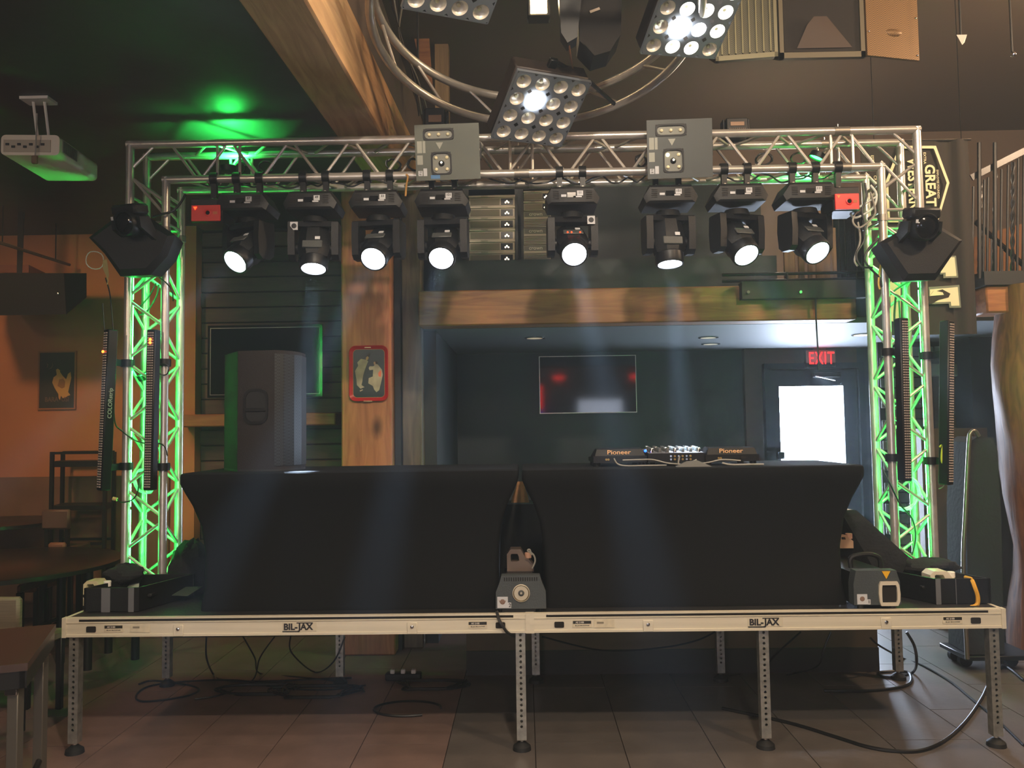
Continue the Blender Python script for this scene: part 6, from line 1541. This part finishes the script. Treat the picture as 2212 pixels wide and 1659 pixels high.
cable('hanging_cable', [at(246, 845, 4.78), at(248, 910, 4.8), at(262, 930, 4.86), at(300, 955, 4.9), at(350, 960, 4.88), at(362, 985, 4.86)], .004, cablem, 'black cable from the leftmost batten around the left tower', group=G1)
cable('hanging_cable', [at(252, 1077, 4.82), at(262, 1085, 4.85), at(285, 1080, 4.88), at(298, 1060, 4.9), at(300, 1020, 4.95)], .004, cablem, 'black cable with a yellow plug at the lower left tower', group=G1)
one('cable_plug', MB().cyl(at(244, 1077, 4.82), at(253, 1079, 4.82), .011, n=10), mat('yellow_plug', '#b3a46a', .5), 'yellow cable plug hanging left of the left tower', 'plug')
cable('hanging_cable', [at(228, 600, 4.9), at(238, 640, 4.9), at(245, 720, 4.9), at(247, 790, 4.88)], .004, cablem, 'thin black wire hanging left of the left tower', group=G1)
cable('hanging_cable', [at(222, 655, 4.8), at(224, 690, 4.79), at(226, 714, 4.78)], .003, cablem, 'thin wire above the leftmost batten', group=G1)
one('tape_strip', MB().hull([at(x, y, 4.66+d) for x, y in ((222, 562), (231, 560), (228, 580), (236, 598), (231, 600), (222, 580)) for d in (0, .006)]), mat('yellowish_tape', '#8f8550', .6), 'strip of yellowish tape dangling from the left large moving head', 'tape')
cable('hanging_cable', [at(231, 598, 4.66), at(233, 606, 4.66), at(231, 615, 4.66)], .003, mat('yellowish_tape'), 'tail of the yellowish tape below the left large moving head', 'tape')
lp = at(205, 562, 4.75); loop((lp.x, 4.75, lp.z), .05, .2, .1, 1, .003, 'safety_cable', 'pale safety cable loop left of the left large moving head', gc, G1, .05)
cable('hanging_cable', [at(330, 468, 4.88), at(352, 462, 4.86), at(375, 455, 4.86), at(392, 435, 4.88), at(400, 420, 4.9)], .007, cablem, 'thick black cable crossing the left corner of the truss', group=G1)
cable('hanging_cable', [at(344, 600, 4.9), at(360, 612, 4.87), at(372, 630, 4.86), at(374, 650, 4.9)], .004, cablem, 'black cable bending round the inner left tower chord', group=G1)
# right corner bundle
for k, pts in enumerate(([(1850, 455), (1842, 478), (1855, 492), (1875, 480), (1890, 462), (1888, 440), (1880, 415)], [(1868, 395), (1872, 425), (1862, 455), (1868, 485), (1866, 520), (1850, 550), (1860, 575), (1885, 578)], [(1880, 400), (1893, 420), (1885, 450), (1850, 470), (1838, 460), (1860, 445), (1893, 425)], [(1872, 545), (1890, 525), (1898, 515), (1878, 535), (1868, 560), (1880, 580), (1900, 600), (1905, 620)], [(1853, 480), (1858, 520), (1846, 560), (1853, 575)])):
    cable('hanging_cable', [at(x, y, 4.86+.01*k) for x, y in pts], .006 if k != 2 else .007, [cableg, cablem, gc, cablem, cableg][k], ('grey cable looping at the right beam corner', 'black cable falling along the right tower from the beam corner', 'pale cable looped behind the right red laser', 'black cable tangle beside the right large moving head', 'thin grey cable hanging left of the right tower')[k], group='cables at the right truss corner')
cable('hanging_cable', [at(1905, 1010, 4.88), at(1925, 1050, 4.86), at(1945, 1090, 4.88), at(1970, 1120, 4.9), at(1978, 1160, 4.9), at(1970, 1200, 4.88)], .005, cablem, 'black cable running down the front of the right tower', group=G1)
cable('hanging_cable', [at(1978, 600, 5.0), at(1920, 640, 5.02), at(1915, 700, 5.02), at(1925, 770, 5.02)], .006, cablem, 'black cable hanging behind the right large moving head', group=G1)
cable('hanging_cable', [at(1935, 640, 5.04), at(1932, 690, 5.04), at(1938, 745, 5.04), at(1944, 700, 5.04), at(1942, 650, 5.04)], .006, cablem, 'black cable loop hanging inside the right tower', group=G1)
cable('hanging_cable', [at(2045, 1030, 4.76), at(2038, 1050, 4.78), at(2028, 1056, 4.82)], .003, cableg, 'thin grey wire from the foot of the rightmost batten', group=G1)
one('zip_tie', MB().tube(smooth_path([at(2030, 966, 4.78), at(2036, 962, 4.77), at(2034, 990, 4.77), at(2038, 1010, 4.77), at(2041, 1021, 4.77)], 4), .006, 6), mat('yellow_green_strap', '#b7c030', .5), 'yellow-green strap hanging from the right batten bracket', 'strap')
one('yellow_ribbon', MB().tube(smooth_path([at(1912, 558, 4.90), at(1903, 572, 4.89), at(1900, 590, 4.89), at(1898, 612, 4.89), at(1901, 625, 4.89)], 4), .006, 6), mat('yellow_ribbon', '#c9a548', .6), 'yellow ribbon hanging from the right large moving head', 'ribbon')
# cables along the beam
rb = random.Random(11)
spans = [(430, 520), (505, 575), (560, 655), (640, 720), (700, 800), (1050, 1130), (1110, 1210), (1200, 1300), (1300, 1395), (1560, 1640), (1640, 1760), (1700, 1800)]
for k, (a0, b0) in enumerate(spans):
    base = 398-(a0-300)*.016; P = []
    for i in range(6):
        s_ = i/5; P.append(at(a0+(b0-a0)*s_, base-2+16*math.sin(PI*s_)*rb.uniform(.5, 1.1)+rb.uniform(-4, 4), TY+.04+.03*rb.random()))
    cable('beam_cable', P, .0055, cablem, ('black cable sagging under the beam, number %s from the left' % ('one', 'two', 'three', 'four', 'five', 'six', 'seven', 'eight', 'nine', 'ten', 'eleven', 'twelve')[k]), group='cables sagging under the beam')
for k, px in enumerate((520, 575, 850, 895, 1385, 1650, 1725)):
    q = at(px, 362-(px-500)*.016, cyT); loop((q.x, cyT, q.z), .05, .3, rb.uniform(-1, 1), 3, .005, 'cable_coil', 'bundle of black cable inside the beam above moving head %s' % ('one', 'one and two', 'three', 'four', 'six', 'seven', 'eight')[k], cablem, 'cable bundles inside the beam', .2, .7)
one('orange_tie', MB().tube(smooth_path([at(877, 377, 4.89), at(881, 382, 4.89), at(878, 400, 4.89), at(876, 424, 4.89)], 4), .006, 6), mat('orange_tape', '#b98a4a', .6), 'orange tape tail hanging beside the third moving head', 'tape')
# wires running up beside the timber beam
for k in range(4):
    cable('ceiling_wire', [at(905+6*k, 250-4*k, 5.4), at(893+3*k, 170, 5.0), at(870-2*k, 80, 4.7), at(845+8*k, 10, 4.5), at(840+10*k, -30, 4.4)], .005, cableg if k % 2 else cablem, ('outermost', 'second', 'third', 'innermost')[k]+' thin wire running up behind the left of the ring truss', 'wire', 'wires behind the ring')
# pale uprights behind the ring
up = thing('roof_brace', 'tan diagonal timber brace behind the left of the ring truss', 'timber', at(900, 60, 6.6))
mb = MB(); mb.hull([at(x, y, Y) for x, y in ((872, -20), (920, -20), (922, 130), (905, 130)) for Y in (6.6, 6.68)]+[at(x, y, Y) for x, y in ((922, 168), (935, 190)) for Y in (6.6, 6.68)]); obj('brace', mb, beam_wood_x, up)
a, b = at(938, -20, 6.7), at(970, 300, 6.7); a.z = 4.9
struct('trim_15', MB().hull([V((x, y, z)) for x in (a.x, b.x) for y in (6.7, 6.82) for z in (2.74, 4.9)]), wood('tan_post', '#6e5638', '#8e7450', 'z', 3), 'tan timber post behind the left part of the ring', 'post')

# floor cables
FG = 'cables on the floor under the stage'
def fcable(pts, r, label, m_=cablem, lift=()):
    P = [atz(x, y, r) if not z else at(x, y, z) for x, y, z in pts]
    return cable('floor_cable', P, r, m_, label, group=FG)
fcable([(2212, 1470, 0), (2170, 1440, 0), (2140, 1470, 0), (2120, 1510, 0), (2085, 1560, 0), (2040, 1600, 0), (1990, 1621, 0), (1930, 1622, 0), (1870, 1612, 0), (1800, 1590, 0), (1700, 1560, 0), (1560, 1530, 0)], .009, 'thick black cable curving over the floor round the right stage foot')
fcable([(1880, 1378, 5.45), (1900, 1395, 5.5), (1950, 1422, 0), (1990, 1436, 0), (2050, 1470, 0), (2100, 1510, 0), (2160, 1560, 0), (2212, 1610, 0)], .007, 'thin black cable crossing the floor from the platform to the right edge')
fcable([(1958, 1365, 5.4), (1975, 1395, 5.4), (1980, 1430, 5.4), (1972, 1452, 0), (1940, 1462, 0), (1905, 1460, 0), (1900, 1452, 0), (1940, 1450, 0), (1965, 1455, 0), (1960, 1480, 0), (1880, 1492, 0), (1780, 1492, 0)], .009, 'thick black cable hanging by the right rear leg and running under the stage')
fcable([(1730, 1365, 5.3), (1690, 1400, 5.3), (1670, 1420, 5.35), (1640, 1450, 0), (1560, 1462, 0)], .006, 'black cable drooping under the right deck')
fcable([(1795, 1365, 5.3), (1780, 1400, 5.3), (1765, 1440, 5.35), (1700, 1458, 0)], .006, 'black cable drooping under the right deck next to the platform end')
fcable([(1545, 1365, 5.3), (1500, 1385, 5.3), (1420, 1400, 5.3), (1300, 1405, 5.32), (1170, 1375, 5.3)], .006, 'black cable sagging along the platform under the stage')
fcable([(446, 1375, 5.3), (446, 1420, 5.3), (460, 1455, 0), (480, 1468, 0), (560, 1472, 0), (700, 1466, 0), (760, 1464, 0)], .006, 'black cable hanging under the left deck, leftmost')
fcable([(525, 1375, 5.3), (550, 1420, 5.3), (562, 1455, 0), (640, 1462, 0), (720, 1470, 0)], .005, 'black cable hanging under the left deck, second from the left')
fcable([(595, 1373, 5.3), (562, 1420, 5.3), (545, 1470, 0), (480, 1500, 0), (420, 1510, 0)], .005, 'black cable crossing behind the second one under the left deck')
fcable([(628, 1373, 5.3), (630, 1410, 5.3), (680, 1452, 0), (720, 1430, 5.3), (745, 1375, 5.3)], .005, 'black cable hanging in a low loop beside the left middle rear leg')
fcable([(300, 1478, 0), (330, 1470, 0), (400, 1478, 0), (430, 1490, 0), (395, 1505, 0), (310, 1515, 0), (295, 1500, 0), (330, 1480, 0), (430, 1470, 0), (520, 1470, 0), (600, 1485, 0), (700, 1490, 0), (790, 1480, 0)], .006, 'looped black cable lying on the floor by the left rear leg')
for k, (px, py, rr_) in enumerate(((560, 1490, .22), (680, 1495, .25), (930, 1480, .2))):
    q = atz(px, py, .012); pts = [q+V((rr_*(1+.3*math.sin(i*1.3+k))*math.cos(i*.45), rr_*.6*(1+.25*math.cos(i*.9))*math.sin(i*.45), .004*(i//14))) for i in range(44)]
    cable('floor_cable', pts, .007, cablem, ('tangle of black cable on the floor below the left deck', 'second tangle of black cable below the left deck', 'tangle of black cable beside the middle of the stage')[k], group=FG, k=2)
q = atz(880, 1530, .01); cable('floor_cable', [q+V((.2*math.cos(a), .13*math.sin(a), 0)) for a in [i*.35 for i in range(16)]], .007, cablem, 'open loop of black cable on the floor near the middle leg', group=FG, k=3)
cable('floor_cable', [at(1073, 1320, 4.31), at(1078, 1338, 4.285), at(1086, 1352, 4.28), at(1096, 1366, 4.29), at(1112, 1375, 4.34), at(1128, 1374, 4.45)], .008, cablem, 'black power cord running from the centre fog machine over the stage rail', group=FG)
pk = atz(872, 1462, .02)
t = thing('power_strip', 'small power strip with white plugs on the floor under the left deck', 'power strip', (pk.x, pk.y, 0))
obj('strip', MB().box((pk.x, pk.y, .025), (.24, .06, .05), .008), black, t)
for k in range(3): obj('plug', MB().box((pk.x-.07+.07*k, pk.y-.02, .062), (.03, .03, .028), .004), white, t)
